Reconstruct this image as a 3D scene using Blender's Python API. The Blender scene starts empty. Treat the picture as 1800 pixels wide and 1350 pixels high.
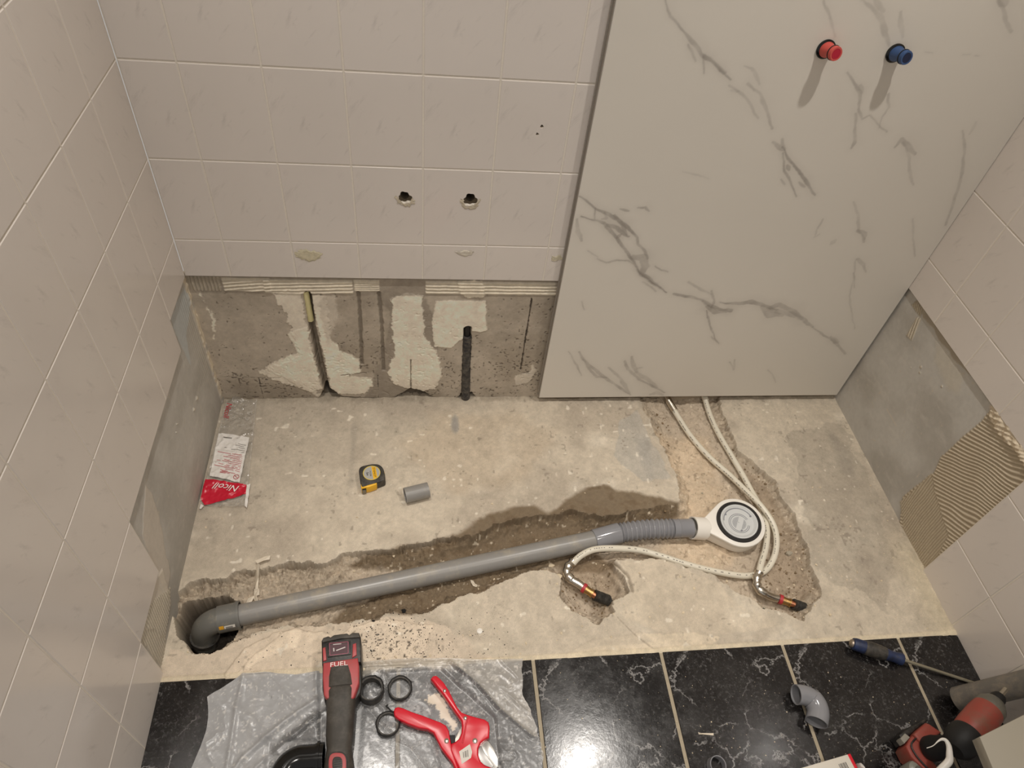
import bpy, bmesh, math, random
import numpy as np
from mathutils import Vector, Matrix

# ------------------------------------------------------------------ camera
CAM = Vector((0.53718, -1.34869, 1.58526))
F_PX = 1231.42
RX = Vector((0.990755, -0.094545, 0.097293)); UX = Vector((0.005974, 0.746871, 0.664943)); FX = Vector((0.135532, 0.658214, -0.740530))
W = 1.853            # room width, left wall x=0, tile face of the back wall y=0
scene = bpy.context.scene
COL = scene.collection
cd = bpy.data.cameras.new('camera'); co = bpy.data.objects.new('camera', cd); COL.objects.link(co)
cd.sensor_width = 36; cd.lens = F_PX / 1800 * 36; cd.clip_start = 0.02
mw = Matrix((RX, UX, -FX)).transposed().to_4x4(); mw.translation = CAM; co.matrix_world = mw
scene.camera = co
scene.view_settings.view_transform = 'Standard'; scene.view_settings.look = 'None'
scene.view_settings.gamma = 1; scene.view_settings.use_curve_mapping = False
scene.view_settings.exposure = 0.0
# ------------------------------------------------------------------ light
wd = bpy.data.worlds.new('world'); scene.world = wd; wd.use_nodes = True
wd.node_tree.nodes['Background'].inputs[0].default_value = (1.0, 0.97, 0.94, 1)
wd.node_tree.nodes['Background'].inputs[1].default_value = 0.42
def spot(name, loc, power, color=(1, 0.945, 0.88), size=88, blend=1.0, rad=0.03):
    l = bpy.data.lights.new(name, 'SPOT'); l.energy = power; l.color = color; l.spot_size = math.radians(size); l.spot_blend = blend; l.shadow_soft_size = rad
    o = bpy.data.objects.new(name, l); o.location = loc; COL.objects.link(o); return o
spot('ceiling_or_fill_spot', (1.37, -0.48, 2.37), 84)
spot('ceiling_or_fill_spot', (0.37, -0.48, 2.37), 76)
spot('ceiling_or_fill_spot', (1.37, -1.55, 2.37), 70, size=104, rad=0.06)  # front pair added to brighten the lower back wall and panel
spot('ceiling_or_fill_spot', (0.37, -1.55, 2.37), 70, size=104, rad=0.06)  # second added front fill lamp

def px(x, y, ax=2, v=0.0):
    d = RX * ((x - 900) / F_PX) + UX * (-(y - 675) / F_PX) + FX
    return CAM + d * ((v - CAM[ax]) / d[ax])
def fl(x, y, z=0.0): return px(x, y, 2, z)

# ------------------------------------------------------------------ numpy helpers
_rt = {}
def vnoise(X, Y, s, seed=0):
    if seed not in _rt: _rt[seed] = np.random.RandomState(seed + 11).rand(256, 256)
    T = _rt[seed]; gx = X / s + 1000.3; gy = Y / s + 1000.7
    ix = np.floor(gx).astype(int); iy = np.floor(gy).astype(int); fx = gx - ix; fy = gy - iy
    fx = fx * fx * (3 - 2 * fx); fy = fy * fy * (3 - 2 * fy)
    a = T[ix % 256, iy % 256]; b = T[(ix + 1) % 256, iy % 256]; c = T[ix % 256, (iy + 1) % 256]; d = T[(ix + 1) % 256, (iy + 1) % 256]
    return (a * (1 - fx) + b * fx) * (1 - fy) + (c * (1 - fx) + d * fx) * fy
def fbm(X, Y, s, o=4, seed=0, g=0.5):
    r = 0; w = 1; t = 0
    for k in range(o):
        r = r + w * (vnoise(X, Y, s / 2 ** k, seed + k * 7) * 2 - 1); t += w; w *= g
    return r / t
def sst(x, a, b):
    t = np.clip((x - a) / (b - a), 0, 1); return t * t * (3 - 2 * t)
def segd(X, Y, a, b):
    dx, dy = b[0] - a[0], b[1] - a[1]; L = dx * dx + dy * dy + 1e-12
    t = np.clip(((X - a[0]) * dx + (Y - a[1]) * dy) / L, 0, 1)
    return np.hypot(X - a[0] - t * dx, Y - a[1] - t * dy), t
def polyd(X, Y, P):      # signed distance, positive inside
    d = np.full(X.shape, 9.0); ins = np.zeros(X.shape, bool); n = len(P)
    for i in range(n):
        a, b = P[i], P[(i + 1) % n]; d = np.minimum(d, segd(X, Y, a, b)[0])
        if a[1] != b[1]:
            c = ((a[1] > Y) != (b[1] > Y)) & (X < (b[0] - a[0]) * (Y - a[1]) / (b[1] - a[1]) + a[0]); ins ^= c
    return np.where(ins, d, -d)
def lined(X, Y, P):      # distance to polyline and width-parameter 0..1 along it
    d = np.full(X.shape, 9.0); tt = np.zeros(X.shape); n = len(P) - 1
    for i in range(n):
        e, t = segd(X, Y, P[i], P[i + 1]); m = e < d; d = np.where(m, e, d); tt = np.where(m, (i + t) / n, tt)
    return d, tt
def hexc(h):
    v = [int(h[i:i + 2], 16) / 255 for i in (0, 2, 4)]
    return np.array([c / 12.92 if c <= 0.04045 else ((c + 0.055) / 1.055) ** 2.4 for c in v])
def mixc(A, B, t):
    return A * (1 - t[..., None]) + B * t[..., None]

# ------------------------------------------------------------------ object helpers
def tag(o, label=None, cat=None, group=None, kind=None):
    if label: o['label'] = label
    if cat: o['category'] = cat
    if group: o['group'] = group
    if kind: o['kind'] = kind
    return o
def empty(name, loc, label, cat, group=None, rz=0):
    o = bpy.data.objects.new(name, None); COL.objects.link(o); o.location = loc; o.rotation_euler = (0, 0, rz); o.empty_display_size = 0.02
    return tag(o, label, cat, group)
def link(name, me, mat, parent=None, smooth=True, local=False):
    """mesh in world coordinates unless local"""
    o = bpy.data.objects.new(name, me); COL.objects.link(o)
    if mat is not None:
        for m in (mat if isinstance(mat, (list, tuple)) else [mat]): me.materials.append(m)
    if parent is not None:
        o.parent = parent
        if not local:
            bpy.context.view_layer.update()
            me.transform(parent.matrix_world.inverted())
    if smooth:
        me.polygons.foreach_set('use_smooth', [True] * len(me.polygons))
        try: me.set_sharp_from_angle(angle=math.radians(38))
        except Exception: pass
    return o
def from_bm(name, bm, mat, parent=None, smooth=True, local=False, recalc=True):
    if recalc: bmesh.ops.recalc_face_normals(bm, faces=bm.faces)
    me = bpy.data.meshes.new(name); bm.to_mesh(me); bm.free()
    return link(name, me, mat, parent, smooth, local)
def grid_mesh(name, P, C, keep=None, flip=False, uv=None):
    """P (n,m,3) points, C (n,m,3|4) colours, keep (n-1,m-1) mask"""
    n, m = P.shape[:2]; idx = np.arange(n * m).reshape(n, m)
    q = np.stack([idx[:-1, :-1], idx[1:, :-1], idx[1:, 1:], idx[:-1, 1:]], -1)
    if flip: q = q[..., ::-1]
    q = q[keep] if keep is not None else q.reshape(-1, 4)
    used = np.unique(q); rem = np.full(n * m, -1); rem[used] = np.arange(len(used)); q = rem[q]
    V = P.reshape(-1, 3)[used]
    me = bpy.data.meshes.new(name); me.vertices.add(len(V)); me.vertices.foreach_set('co', V.astype(np.float32).ravel())
    me.loops.add(q.size); me.loops.foreach_set('vertex_index', q.astype(np.int32).ravel())
    me.polygons.add(len(q)); me.polygons.foreach_set('loop_start', np.arange(0, q.size, 4, dtype=np.int32))
    me.update(calc_edges=True)
    if C is not None:
        Cc = C.reshape(-1, C.shape[-1])[used]
        if Cc.shape[1] == 3: Cc = np.concatenate([Cc, np.ones((len(Cc), 1))], 1)
        a = me.color_attributes.new('surface', 'FLOAT_COLOR', 'POINT'); a.data.foreach_set('color', Cc.astype(np.float32).ravel())
    return me

# ------------------------------------------------------------------ materials
def newmat(name):
    m = bpy.data.materials.new(name); m.use_nodes = True; nt = m.node_tree; b = nt.nodes['Principled BSDF']; return m, nt, b
def N(nt, t, **kw):
    n = nt.nodes.new(t)
    for k, v in kw.items(): setattr(n, k, v)
    return n
def pmat(name, hx, rough=0.5, metal=0.0, var=0.0, vscale=60, bump=0.0, bscale=200, dirt=None, dirt_amt=0.0, dscale=40, spec=0.5, coat=0.0):
    m, nt, b = newmat(name); c = hexc(hx)
    b.inputs['Roughness'].default_value = rough; b.inputs['Metallic'].default_value = metal; b.inputs['Specular IOR Level'].default_value = spec
    b.inputs['Coat Weight'].default_value = coat
    tc = N(nt, 'ShaderNodeTexCoord'); L = nt.links.new
    last = None
    n1 = N(nt, 'ShaderNodeTexNoise'); n1.inputs['Scale'].default_value = vscale; n1.inputs['Detail'].default_value = 5; L(tc.outputs['Object'], n1.inputs['Vector'])
    mx = N(nt, 'ShaderNodeMix', data_type='RGBA'); k = 1 + var; k2 = 1 - var
    mx.inputs[6].default_value = (*[min(1, v * k2) for v in c], 1); mx.inputs[7].default_value = (*[min(1, v * k) for v in c], 1)
    L(n1.outputs['Fac'], mx.inputs[0]); last = mx.outputs[2]
    if dirt:
        n2 = N(nt, 'ShaderNodeTexNoise'); n2.inputs['Scale'].default_value = dscale; n2.inputs['Detail'].default_value = 8; n2.inputs['Roughness'].default_value = 0.7
        L(tc.outputs['Object'], n2.inputs['Vector'])
        rp = N(nt, 'ShaderNodeValToRGB'); rp.color_ramp.elements[0].position = 0.62 - dirt_amt * 0.3; rp.color_ramp.elements[1].position = 0.72
        L(n2.outputs['Fac'], rp.inputs[0]); m2 = N(nt, 'ShaderNodeMix', data_type='RGBA'); L(rp.outputs[0], m2.inputs[0]); L(last, m2.inputs[6]); m2.inputs[7].default_value = (*hexc(dirt), 1); last = m2.outputs[2]
    L(last, b.inputs['Base Color'])
    if bump:
        n3 = N(nt, 'ShaderNodeTexNoise'); n3.inputs['Scale'].default_value = bscale; n3.inputs['Detail'].default_value = 4; L(tc.outputs['Object'], n3.inputs['Vector'])
        bp = N(nt, 'ShaderNodeBump'); bp.inputs['Strength'].default_value = bump; bp.inputs['Distance'].default_value = 0.001
        L(n3.outputs['Fac'], bp.inputs['Height']); L(bp.outputs[0], b.inputs['Normal'])
    return m
def attr_mat(name, rough=0.9, fine=0.12, fscale=900, bump=0.5, bscale=700, spec=0.3):
    m, nt, b = newmat(name); L = nt.links.new
    a = N(nt, 'ShaderNodeVertexColor', layer_name='surface'); tc = N(nt, 'ShaderNodeTexCoord')
    n1 = N(nt, 'ShaderNodeTexNoise'); n1.inputs['Scale'].default_value = fscale; n1.inputs['Detail'].default_value = 6; n1.inputs['Roughness'].default_value = 0.7; L(tc.outputs['Object'], n1.inputs['Vector'])
    mr = N(nt, 'ShaderNodeMapRange'); mr.inputs[1].default_value = 0.25; mr.inputs[2].default_value = 0.75; mr.inputs[3].default_value = 1 - fine; mr.inputs[4].default_value = 1 + fine; L(n1.outputs['Fac'], mr.inputs[0])
    vm = N(nt, 'ShaderNodeVectorMath', operation='SCALE'); L(a.outputs['Color'], vm.inputs[0]); L(mr.outputs[0], vm.inputs['Scale']); L(vm.outputs[0], b.inputs['Base Color'])
    b.inputs['Roughness'].default_value = rough; b.inputs['Specular IOR Level'].default_value = spec
    if bump:
        n3 = N(nt, 'ShaderNodeTexNoise'); n3.inputs['Scale'].default_value = bscale; n3.inputs['Detail'].default_value = 5; L(tc.outputs['Object'], n3.inputs['Vector'])
        bp = N(nt, 'ShaderNodeBump'); bp.inputs['Strength'].default_value = bump; bp.inputs['Distance'].default_value = 0.0012; L(n3.outputs['Fac'], bp.inputs['Height']); L(bp.outputs[0], b.inputs['Normal'])
    return m
def tile_mat():
    m, nt, b = newmat('glazed_wall_tile'); L = nt.links.new
    uv = N(nt, 'ShaderNodeUVMap'); m0 = N(nt, 'ShaderNodeMapping'); m0.inputs['Rotation'].default_value = (0, 0, math.radians(-48)); L(uv.outputs[0], m0.inputs[0])
    mp = N(nt, 'ShaderNodeMapping'); mp.inputs['Scale'].default_value = (2.6, 9, 1); L(m0.outputs[0], mp.inputs[0])
    n = N(nt, 'ShaderNodeTexNoise'); n.inputs['Scale'].default_value = 1.0; n.inputs['Detail'].default_value = 7; n.inputs['Roughness'].default_value = 0.65; n.inputs['Distortion'].default_value = 0.6; L(mp.outputs[0], n.inputs['Vector'])
    r = N(nt, 'ShaderNodeValToRGB'); e = r.color_ramp.elements; e[0].position = 0.56; e[0].color = (0, 0, 0, 1); e[1].position = 0.70; e[1].color = (1, 1, 1, 1); L(n.outputs['Fac'], r.inputs[0])
    n2 = N(nt, 'ShaderNodeTexNoise'); n2.inputs['Scale'].default_value = 1.8; n2.inputs['Detail'].default_value = 2; L(uv.outputs[0], n2.inputs['Vector'])
    r2 = N(nt, 'ShaderNodeValToRGB'); e = r2.color_ramp.elements; e[0].position = 0.42; e[1].position = 0.62; L(n2.outputs['Fac'], r2.inputs[0])
    mu = N(nt, 'ShaderNodeMath', operation='MULTIPLY'); L(r.outputs[0], mu.inputs[0]); L(r2.outputs[0], mu.inputs[1])
    mu2 = N(nt, 'ShaderNodeMath', operation='MULTIPLY'); L(mu.outputs[0], mu2.inputs[0]); mu2.inputs[1].default_value = 0.55
    mx = N(nt, 'ShaderNodeMix', data_type='RGBA'); mx.inputs[6].default_value = (*(hexc('e0d8d0')), 1); mx.inputs[7].default_value = (*hexc('b3aca6'), 1); L(mu2.outputs[0], mx.inputs[0])
    tc = N(nt, 'ShaderNodeTexCoord'); n4 = N(nt, 'ShaderNodeTexNoise'); n4.inputs['Scale'].default_value = 5; n4.inputs['Detail'].default_value = 4; L(tc.outputs['Object'], n4.inputs['Vector'])
    mr = N(nt, 'ShaderNodeMapRange'); mr.inputs[3].default_value = 0.95; mr.inputs[4].default_value = 1.04; L(n4.outputs['Fac'], mr.inputs[0])
    vm = N(nt, 'ShaderNodeVectorMath', operation='SCALE'); L(mx.outputs[2], vm.inputs[0]); L(mr.outputs[0], vm.inputs['Scale']); L(vm.outputs[0], b.inputs['Base Color'])
    b.inputs['Roughness'].default_value = 0.16; b.inputs['Specular IOR Level'].default_value = 0.45
    n5 = N(nt, 'ShaderNodeTexNoise'); n5.inputs['Scale'].default_value = 14; n5.inputs['Detail'].default_value = 1; L(tc.outputs['Object'], n5.inputs['Vector'])
    bp = N(nt, 'ShaderNodeBump'); bp.inputs['Strength'].default_value = 0.25; bp.inputs['Distance'].default_value = 0.001; L(n5.outputs['Fac'], bp.inputs['Height']); L(bp.outputs[0], b.inputs['Normal'])
    return m
M_TILE = tile_mat()
M_GROUT = pmat('wall_grout', 'e4dccf', 0.85, var=0.08, vscale=150, bump=0.4)
M_BARE = attr_mat('bare_wall_substrate', 0.9, fine=0.10)
M_SCREED = attr_mat('dusty_screed', 0.95, fine=0.20, fscale=500, bump=0.9, bscale=450)
M_PLASTER = pmat('white_ceiling_paint', 'e6e0d6', 0.8)

# ------------------------------------------------------------------ tiled walls
TW, TH, Z3 = 0.15035, 0.2010, 0.5632
GR = 0.0016
def tile_wall(name, axis, base, cells, mapf, holes=()):
    """cells: (u0,u1,v0,v1, U0,V0) ; tile face level 0, grout level -0.0012; mapf(u,v,w)->xyz"""
    bm = bmesh.new(); uvl = bm.loops.layers.uv.new('UVMap')
    def face(pts, mi, uvo=None):
        vs = [bm.verts.new(mapf(*p)) for p in pts]; f = bm.faces.new(vs); f.material_index = mi
        if uvo is not None:
            for l, p in zip(f.loops, pts): l[uvl].uv = ((p[0] - uvo[0]) / TW, (p[1] - uvo[1]) / TH)
        return f
    for (u0, u1, v0, v1, U0, V0, gl, gr_, gb, gt) in cells:
        a0 = u0 + (GR if gl else 0); a1 = u1 - (GR if gr_ else 0); b0 = v0 + (GR if gb else 0); b1 = v1 - (GR if gt else 0)
        hs = [h for h in holes if a0 < h[0] < a1 and b0 < h[1] < b1]
        e = 0.0012; i0, i1, j0, j1 = a0 + e, a1 - e, b0 + e, b1 - e
        if not hs: face([(i0, j0, 0), (i1, j0, 0), (i1, j1, 0), (i0, j1, 0)], 0, (U0, V0))
        else:
            # split the tile in strips so that every hole gets its own strip
            hs.sort(); cuts = [i0] + [(hs[k][0] + hs[k + 1][0]) / 2 for k in range(len(hs) - 1)] + [i1]
            for k, h in enumerate(hs):
                x0, x1 = cuts[k], cuts[k + 1]; n = 32; rim = []; out = []
                for q in range(n):
                    an = 2 * math.pi * q / n; rr = h[2] * (1 + 0.12 * math.sin(3 * an + h[0] * 90) + 0.08 * math.sin(7 * an))
                    c, s = math.cos(an), math.sin(an); rim.append((h[0] + rr * c, h[1] + rr * s))
                    tx = ((x1 if c > 0 else x0) - h[0]) / c if abs(c) > 1e-6 else 1e9; ty = ((j1 if s > 0 else j0) - h[1]) / s if abs(s) > 1e-6 else 1e9
                    t = min(tx, ty); out.append((h[0] + t * c, h[1] + t * s))
                for q in range(n):
                    r = (q + 1) % n; face([(*rim[q], 0), (*out[q], 0), (*out[r], 0), (*rim[r], 0)], 0, (U0, V0))
                    if abs(out[q][0] - out[r][0]) > 1e-6 and abs(out[q][1] - out[r][1]) > 1e-6:
                        cx = x1 if max(out[q][0], out[r][0]) > h[0] + 1e-4 and abs(max(out[q][0], out[r][0]) - x1) < 1e-5 else x0
                        cy = j1 if (out[q][1] + out[r][1]) / 2 > h[1] else j0
                        face([(*out[q], 0), (cx, cy, 0), (*out[r], 0)], 0, (U0, V0))
                    face([(*rim[q], 0), (*rim[r], 0), (*rim[r], -0.008), (*rim[q], -0.008)], 1)
        o = [(a0, b0), (a1, b0), (a1, b1), (a0, b1)]; ii = [(i0, j0), (i1, j0), (i1, j1), (i0, j1)]
        for k in range(4):
            r = (k + 1) % 4
            face([(*o[k], -0.0009), (*o[r], -0.0009), (*ii[r], 0), (*ii[k], 0)], 0, (U0, V0))
            face([(*o[k], -0.008), (*o[r], -0.008), (*o[r], -0.0009), (*o[k], -0.0009)], 0, (U0, V0))
        if not hs: face([(u0, v0, -0.001), (u1, v0, -0.001), (u1, v1, -0.001), (u0, v1, -0.001)], 1)
        else:
            for (p, q, r, t) in ((u0, a0, v0, v1), (a1, u1, v0, v1), (a0, a1, v0, b0), (a0, a1, b1, v1)):
                if q - p > 1e-6 and t - r > 1e-6: face([(p, r, -0.001), (q, r, -0.001), (q, t, -0.001), (p, t, -0.001)], 1)
        cs = [(u0, v0), (u1, v0), (u1, v1), (u0, v1)]
        for k in range(4):
            r = (k + 1) % 4; face([(*cs[k], -0.001), (*cs[r], -0.001), (*cs[r], -0.0085), (*cs[k], -0.0085)], 1)
    o = from_bm(name, bm, [M_TILE, M_GROUT], smooth=False, recalc=False)
    return o
def cells_for(u_lines, v_lines, removed):
    """removed: function(u0,u1,v0,v1) -> list of remaining rectangles"""
    out = []
    for i in range(len(u_lines) - 1):
        for j in range(len(v_lines) - 1):
            U0, V0 = u_lines[i], v_lines[j]
            for (a, b, c, d) in removed(u_lines[i], u_lines[i + 1], v_lines[j], v_lines[j + 1]):
                out.append((a, b, c, d, U0, V0, abs(a - U0) < 1e-6, abs(b - u_lines[i + 1]) < 1e-6, abs(c - V0) < 1e-6, abs(d - v_lines[j + 1]) < 1e-6))
    return out
zl = [Z3 + k * TH for k in range(-3, 10)]
CUT = 0.458
# back wall: u=x
ox = 0.10338; ul = [0] + [ox + k * TW for k in range(0, 12)]; ul = [u for u in ul if u < W] + [W]
def rem_back(a, b, c, d):
    if d <= CUT: return []
    c = max(c, CUT); return [(a, b, c, d)]
holes = [(0.515, 0.689, 0.0150), (0.660, 0.688, 0.0160), (0.7935, 0.876, 0.0022), (0.7935, 0.8655, 0.0022)]
holes[2] = (*[px(952.5, 222.5, 1, 0)[k] for k in (0, 2)], 0.0036); holes[3] = (*[px(944.5, 236, 1, 0)[k] for k in (0, 2)], 0.0032); 
wb = tile_wall('wall_back', 1, 0, cells_for(ul, zl, rem_back), lambda u, v, w: (u, -w, v), holes); tag(wb, kind='structure')
# left wall: u=-y
oy = 0.15263; ulL = [0] + [oy + k * TW for k in range(0, 14)]
def rem_left(a, b, c, d):
    e = 1e-4
    if d > 0.37 and c > 0.35 and c < 0.40: return [(a, b, CUT, d)] if b <= oy + e else [(a, b, c, d)]
    if 0.15 < c < 0.17: return [] if b <= oy + 3 * TW + e else [(a, b, c, d)]
    if c < 0: return [] if b <= oy + 4 * TW + e else [(a, b, max(c, -0.002), d)]
    return [(a, b, c, d)]
wl = tile_wall('wall_left', 0, 0, cells_for(ulL, zl, rem_left), lambda u, v, w: (w, -u, v)); tag(wl, kind='structure')
# right wall
def rem_right(a, b, c, d):
    e = 0.01
    if d < CUT + e: return [] if b <= oy + 3 * TW + e else [(a, b, max(c, -0.002), d)]
    if c < CUT: return [(a, b, 0.463, d)] if b <= oy + 3 * TW + e else [(a, b, c, d)]
    return [(a, b, c, d)]
wr = tile_wall('wall_right', 0, 0, cells_for(ulL, zl, rem_right), lambda u, v, w: (W - w, -u, v)); tag(wr, kind='structure')
ymin = -(oy + 13 * TW)
def flat_quad(name, pts, mat, th=None):
    bm = bmesh.new(); bm.faces.new([bm.verts.new(p) for p in pts]); return from_bm(name, bm, mat, smooth=False, recalc=False)
ZC = zl[-1]
tag(flat_quad('ceiling', [(-0.01, 0.01, ZC), (W + 0.01, 0.01, ZC), (W + 0.01, ymin, ZC), (-0.01, ymin, ZC)], M_PLASTER), kind='structure')

def cavity(u, v, r, dep):
    bm = bmesh.new(); n = 32; rings = []
    r = r * 1.05
    for (rr, d) in ((r * 1.35, 0.0082), (r * 0.85, 0.0084), (r * 0.62, 0.012), (r * 0.55, dep)):
        rings.append([bm.verts.new((u + rr * (1 + .07 * math.sin(5 * a * 6.283 / n + u * 50)) * math.cos(a * 6.283 / n), d, v + rr * (1 + .07 * math.cos(4 * a * 6.283 / n)) * math.sin(a * 6.283 / n))) for a in range(n)])
    for a, b in zip(rings, rings[1:]):
        for k in range(n): bm.faces.new((a[k], a[(k + 1) % n], b[(k + 1) % n], b[k]))
    bm.faces.new(rings[-1]); tag(from_bm('wall_back', bm, M_CAV), kind='structure')
M_CAV = pmat('drilled_masonry', '6d6252', 0.95, var=0.35, vscale=200, bump=0.6)
for h in holes: cavity(h[0], h[1], h[2], 0.05)

# ------------------------------------------------------------------ bare wall areas
def axes(a, b, step): return np.linspace(a, b, int(round(abs(b - a) / step)) + 1)
def PB(pts): return [(lambda v: (v.x, v.z))(px(x, y, 1, 0.008)) for x, y in pts]
GREYP, CREAM, CONC, CONCD = hexc('c3b7a4'), hexc('dfd3bd'), hexc('b0a390'), hexc('9c8f7c')
def bare_back():
    X, Z = np.meshgrid(axes(-0.008, 0.93, 0.0016), axes(-0.03, 0.462, 0.0016), indexing='ij')
    h = 0.0006 * fbm(X, Z, 0.03, 5, 3)
    n = fbm(X, Z, 0.02, 5, 21); n2 = fbm(X, Z, 0.12, 4, 5)
    C = mixc(CONC + 0 * X[..., None], CONCD, sst(n2, -0.3, 0.5))
    # dark pores
    pore = sst(vnoise(X, Z, 0.004, 8) * 0.6 + vnoise(X, Z, 0.009, 9) * 0.4 + 0.10 * n2 - 0.12 * sst(Z, 0.05, 0.4), 0.66, 0.78)
    C = mixc(C, hexc('5a4f42'), pore * 0.75); h -= pore * 0.001
    def patch(poly, col, hh, e=0.004, rough=0.006, op=1.0, feather=0.0):
        nonlocal C, h
        d = polyd(X, Z, PB(poly)) + rough * fbm(X, Z, 0.02, 5, 31) + 0.8 * rough * fbm(X, Z, 0.006, 3, 35)
        t = sst(d, -feather, e)
        C = mixc(C, col, t * op); h = h + hh * sst(d, 0, 0.002)
    # smooth grey skim
    patch([(700, 488), (745, 488), (745, 520), (765, 560), (770, 640), (700, 700), (640, 700), (665, 640), (690, 560), (665, 520)], hexc('968a79'), 0.0003, feather=.004)
    # cream plaster patches
    patch([(478, 515), (530, 505), (560, 690), (595, 690), (560, 697), (520, 680), (470, 665), (455, 652), (490, 640), (525, 625), (515, 590), (500, 550)], mixc(CREAM, GREYP, np.array(0.25)), 0.001, rough=.008)
    patch([(505, 585), (540, 575), (556, 640), (566, 682), (545, 692), (500, 665), (465, 645), (490, 630), (520, 620)], CREAM, 0.0008)
    patch([(545, 520), (575, 515), (580, 590), (600, 615), (630, 630), (637, 655), (615, 660), (655, 664), (657, 680), (640, 692), (600, 693), (582, 685)], CREAM, 0.001)
    patch([(570, 510), (590, 520), (592, 560), (576, 600), (560, 540)], GREYP, 0.0004, feather=.006, op=.8)
    patch([(688, 525), (715, 515), (745, 520), (747, 590), (770, 620), (778, 655), (765, 685), (740, 690), (715, 682), (690, 675), (680, 650), (693, 625), (690, 580)], CREAM, 0.0012)
    patch([(765, 528), (855, 528), (857, 580), (843, 585), (830, 582), (828, 590), (808, 600), (795, 613), (762, 610), (758, 570)], CREAM, 0.0012, rough=.003)
    patch([(380, 560), (376, 600), (370, 560), (350, 505), (335, 495)], CREAM, 0.0006)
    patch([(905, 660), (930, 655), (935, 640), (945, 650), (930, 672), (905, 680)], GREYP, 0.0006)
    # notched adhesive strip below the cut tiles
    zt = Z
    band = sst(Z, 0.396 + 0.004 * fbm(X, X, .05, 2, 3), 0.402)
    C = mixc(C, hexc('978b7a'), band * 0.8)
    def ridges(x0, x1, z0, z1, slope, pitch, col, amp=0.003, vert=False):
        nonlocal C, h
        m = sst(X, x0, x0 + .004) * sst(-X, -x1, -x1 + .004) * sst(Z, z0, z0 + .003) * sst(-Z, -z1, -z1 + .003)
        q = (X if vert else Z - slope * (X - x0)) + 0.0012 * fbm(X, Z, 0.03, 3, 77)
        s = 0.5 + 0.5 * np.cos(2 * math.pi * q / pitch); s = s ** 1.5
        h = h + m * s * amp; C = mixc(C, col * 0.9, m * 0.85); C = mixc(C, col, m * s)
    ADH = hexc('d2c6ae')
    ridges(0.0, 0.075, 0.405, 0.455, 0, 0.0085, hexc('a69a86'), vert=True)
    ridges(0.075, 0.19, 0.405, 0.450, 0.12, 0.0105, ADH)
    ridges(0.17, 0.385, 0.400, 0.446, 0.04, 0.0105, ADH)
    ridges(0.385, 0.45, 0.408, 0.448, 0.0, 0.006, ADH, 0.002)
    ridges(0.56, 0.93, 0.402, 0.448, 0.0, 0.0105, ADH)
    patch([(800, 492), (850, 492), (852, 522), (815, 524), (805, 508)], ADH, 0.002, rough=.006)
    # grooves (chased channels)
    def groove(pts, wd, dep, col=None, op=0.5):
        nonlocal C, h
        d, t = lined(X, Z, PB(pts)); d = d + 0.002 * fbm(X, Z, 0.01, 3, 41)
        k = sst(-d, -wd, -wd * 0.45); h = h - dep * k
        if col is not None: C = mixc(C, col, k * op)
    groove([(541, 518), (549, 575), (563, 640), (577, 695)], 0.0105, 0.030, hexc('8a7c68'), 0.8)
    groove([(630, 515), (633, 560), (636, 640)], 0.006, 0.004, hexc('6e6354'), 0.7)
    groove([(666, 515), (671, 570), (674, 650)], 0.006, 0.004, hexc('6e6354'), 0.7)
    groove([(822, 578), (820, 640), (818, 705)], 0.0125, 0.022, hexc('2a2520'), 0.9)
    groove([(935, 525), (915, 650)], 0.0022, 0.004, hexc('4a4035'), 0.9)
    groove([(722, 632), (722, 685)], 0.0018, 0.003, hexc('6a5f50'), 0.8)
    groove([(915, 655), (950, 658)], 0.0015, 0.002, hexc('5a5044'), 0.6)
    groove([(664, 660), (665, 700)], 0.0012, 0.001, hexc('3c352c'), 0.8)
    groove([(455, 665), (463, 700)], 0.0014, 0.001, hexc('3c352c'), 0.8)
    groove([(390, 662), (455, 664), (500, 664)], 0.001, 0.001, hexc('5a5044'), 0.6)
    groove([(600, 660), (640, 655)], 0.002, 0.002, hexc('7a6c59'), 0.8)
    # hollows at the foot of the wall
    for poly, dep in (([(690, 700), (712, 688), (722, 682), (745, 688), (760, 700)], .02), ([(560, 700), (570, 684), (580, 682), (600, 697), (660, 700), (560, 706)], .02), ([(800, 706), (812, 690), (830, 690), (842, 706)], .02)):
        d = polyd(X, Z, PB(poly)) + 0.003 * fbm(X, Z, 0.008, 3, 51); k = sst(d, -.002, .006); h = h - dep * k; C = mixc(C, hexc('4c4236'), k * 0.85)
    foot_tone = sst(-Z, -0.10, 0.0) * (0.5 + 0.5 * n2); C = mixc(C, hexc('6f6454'), foot_tone * 0.45)  # tone gets darker towards the foot of the wall
    lum = C.mean(-1, keepdims=True); C = np.clip((lum + (C - lum) * .8) * 1.25 * (1 + .14 * fbm(X, Z, .012, 5, 91) + .12 * fbm(X, Z, .05, 4, 92) + .06 * fbm(X, Z, .004, 2, 93))[..., None], 0, .86)
    P = np.stack([X, 0.008 - h, Z], -1)
    # left return: thickness at the right hidden behind the panel
    o = link('wall_back', grid_mesh('wall_back_bare', P, C), M_BARE); tag(o, kind='structure')
bare_back()
# plain masonry behind the panel
def bare_flat(name, pts, colr):
    bm = bmesh.new(); bm.faces.new([bm.verts.new(p) for p in pts]); me = bpy.data.meshes.new(name); bm.to_mesh(me); bm.free()
    a = me.color_attributes.new('surface', 'FLOAT_COLOR', 'POINT')
    for d in a.data: d.color = (*colr, 1)
    return tag(link(name, me, M_BARE, smooth=False), kind='structure')
bare_flat('wall_back', [(0.93, 0.0085, -0.09), (W + 0.01, 0.0085, -0.09), (W + 0.01, 0.0085, 0.47), (0.93, 0.0085, 0.47)], CONC)

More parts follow.
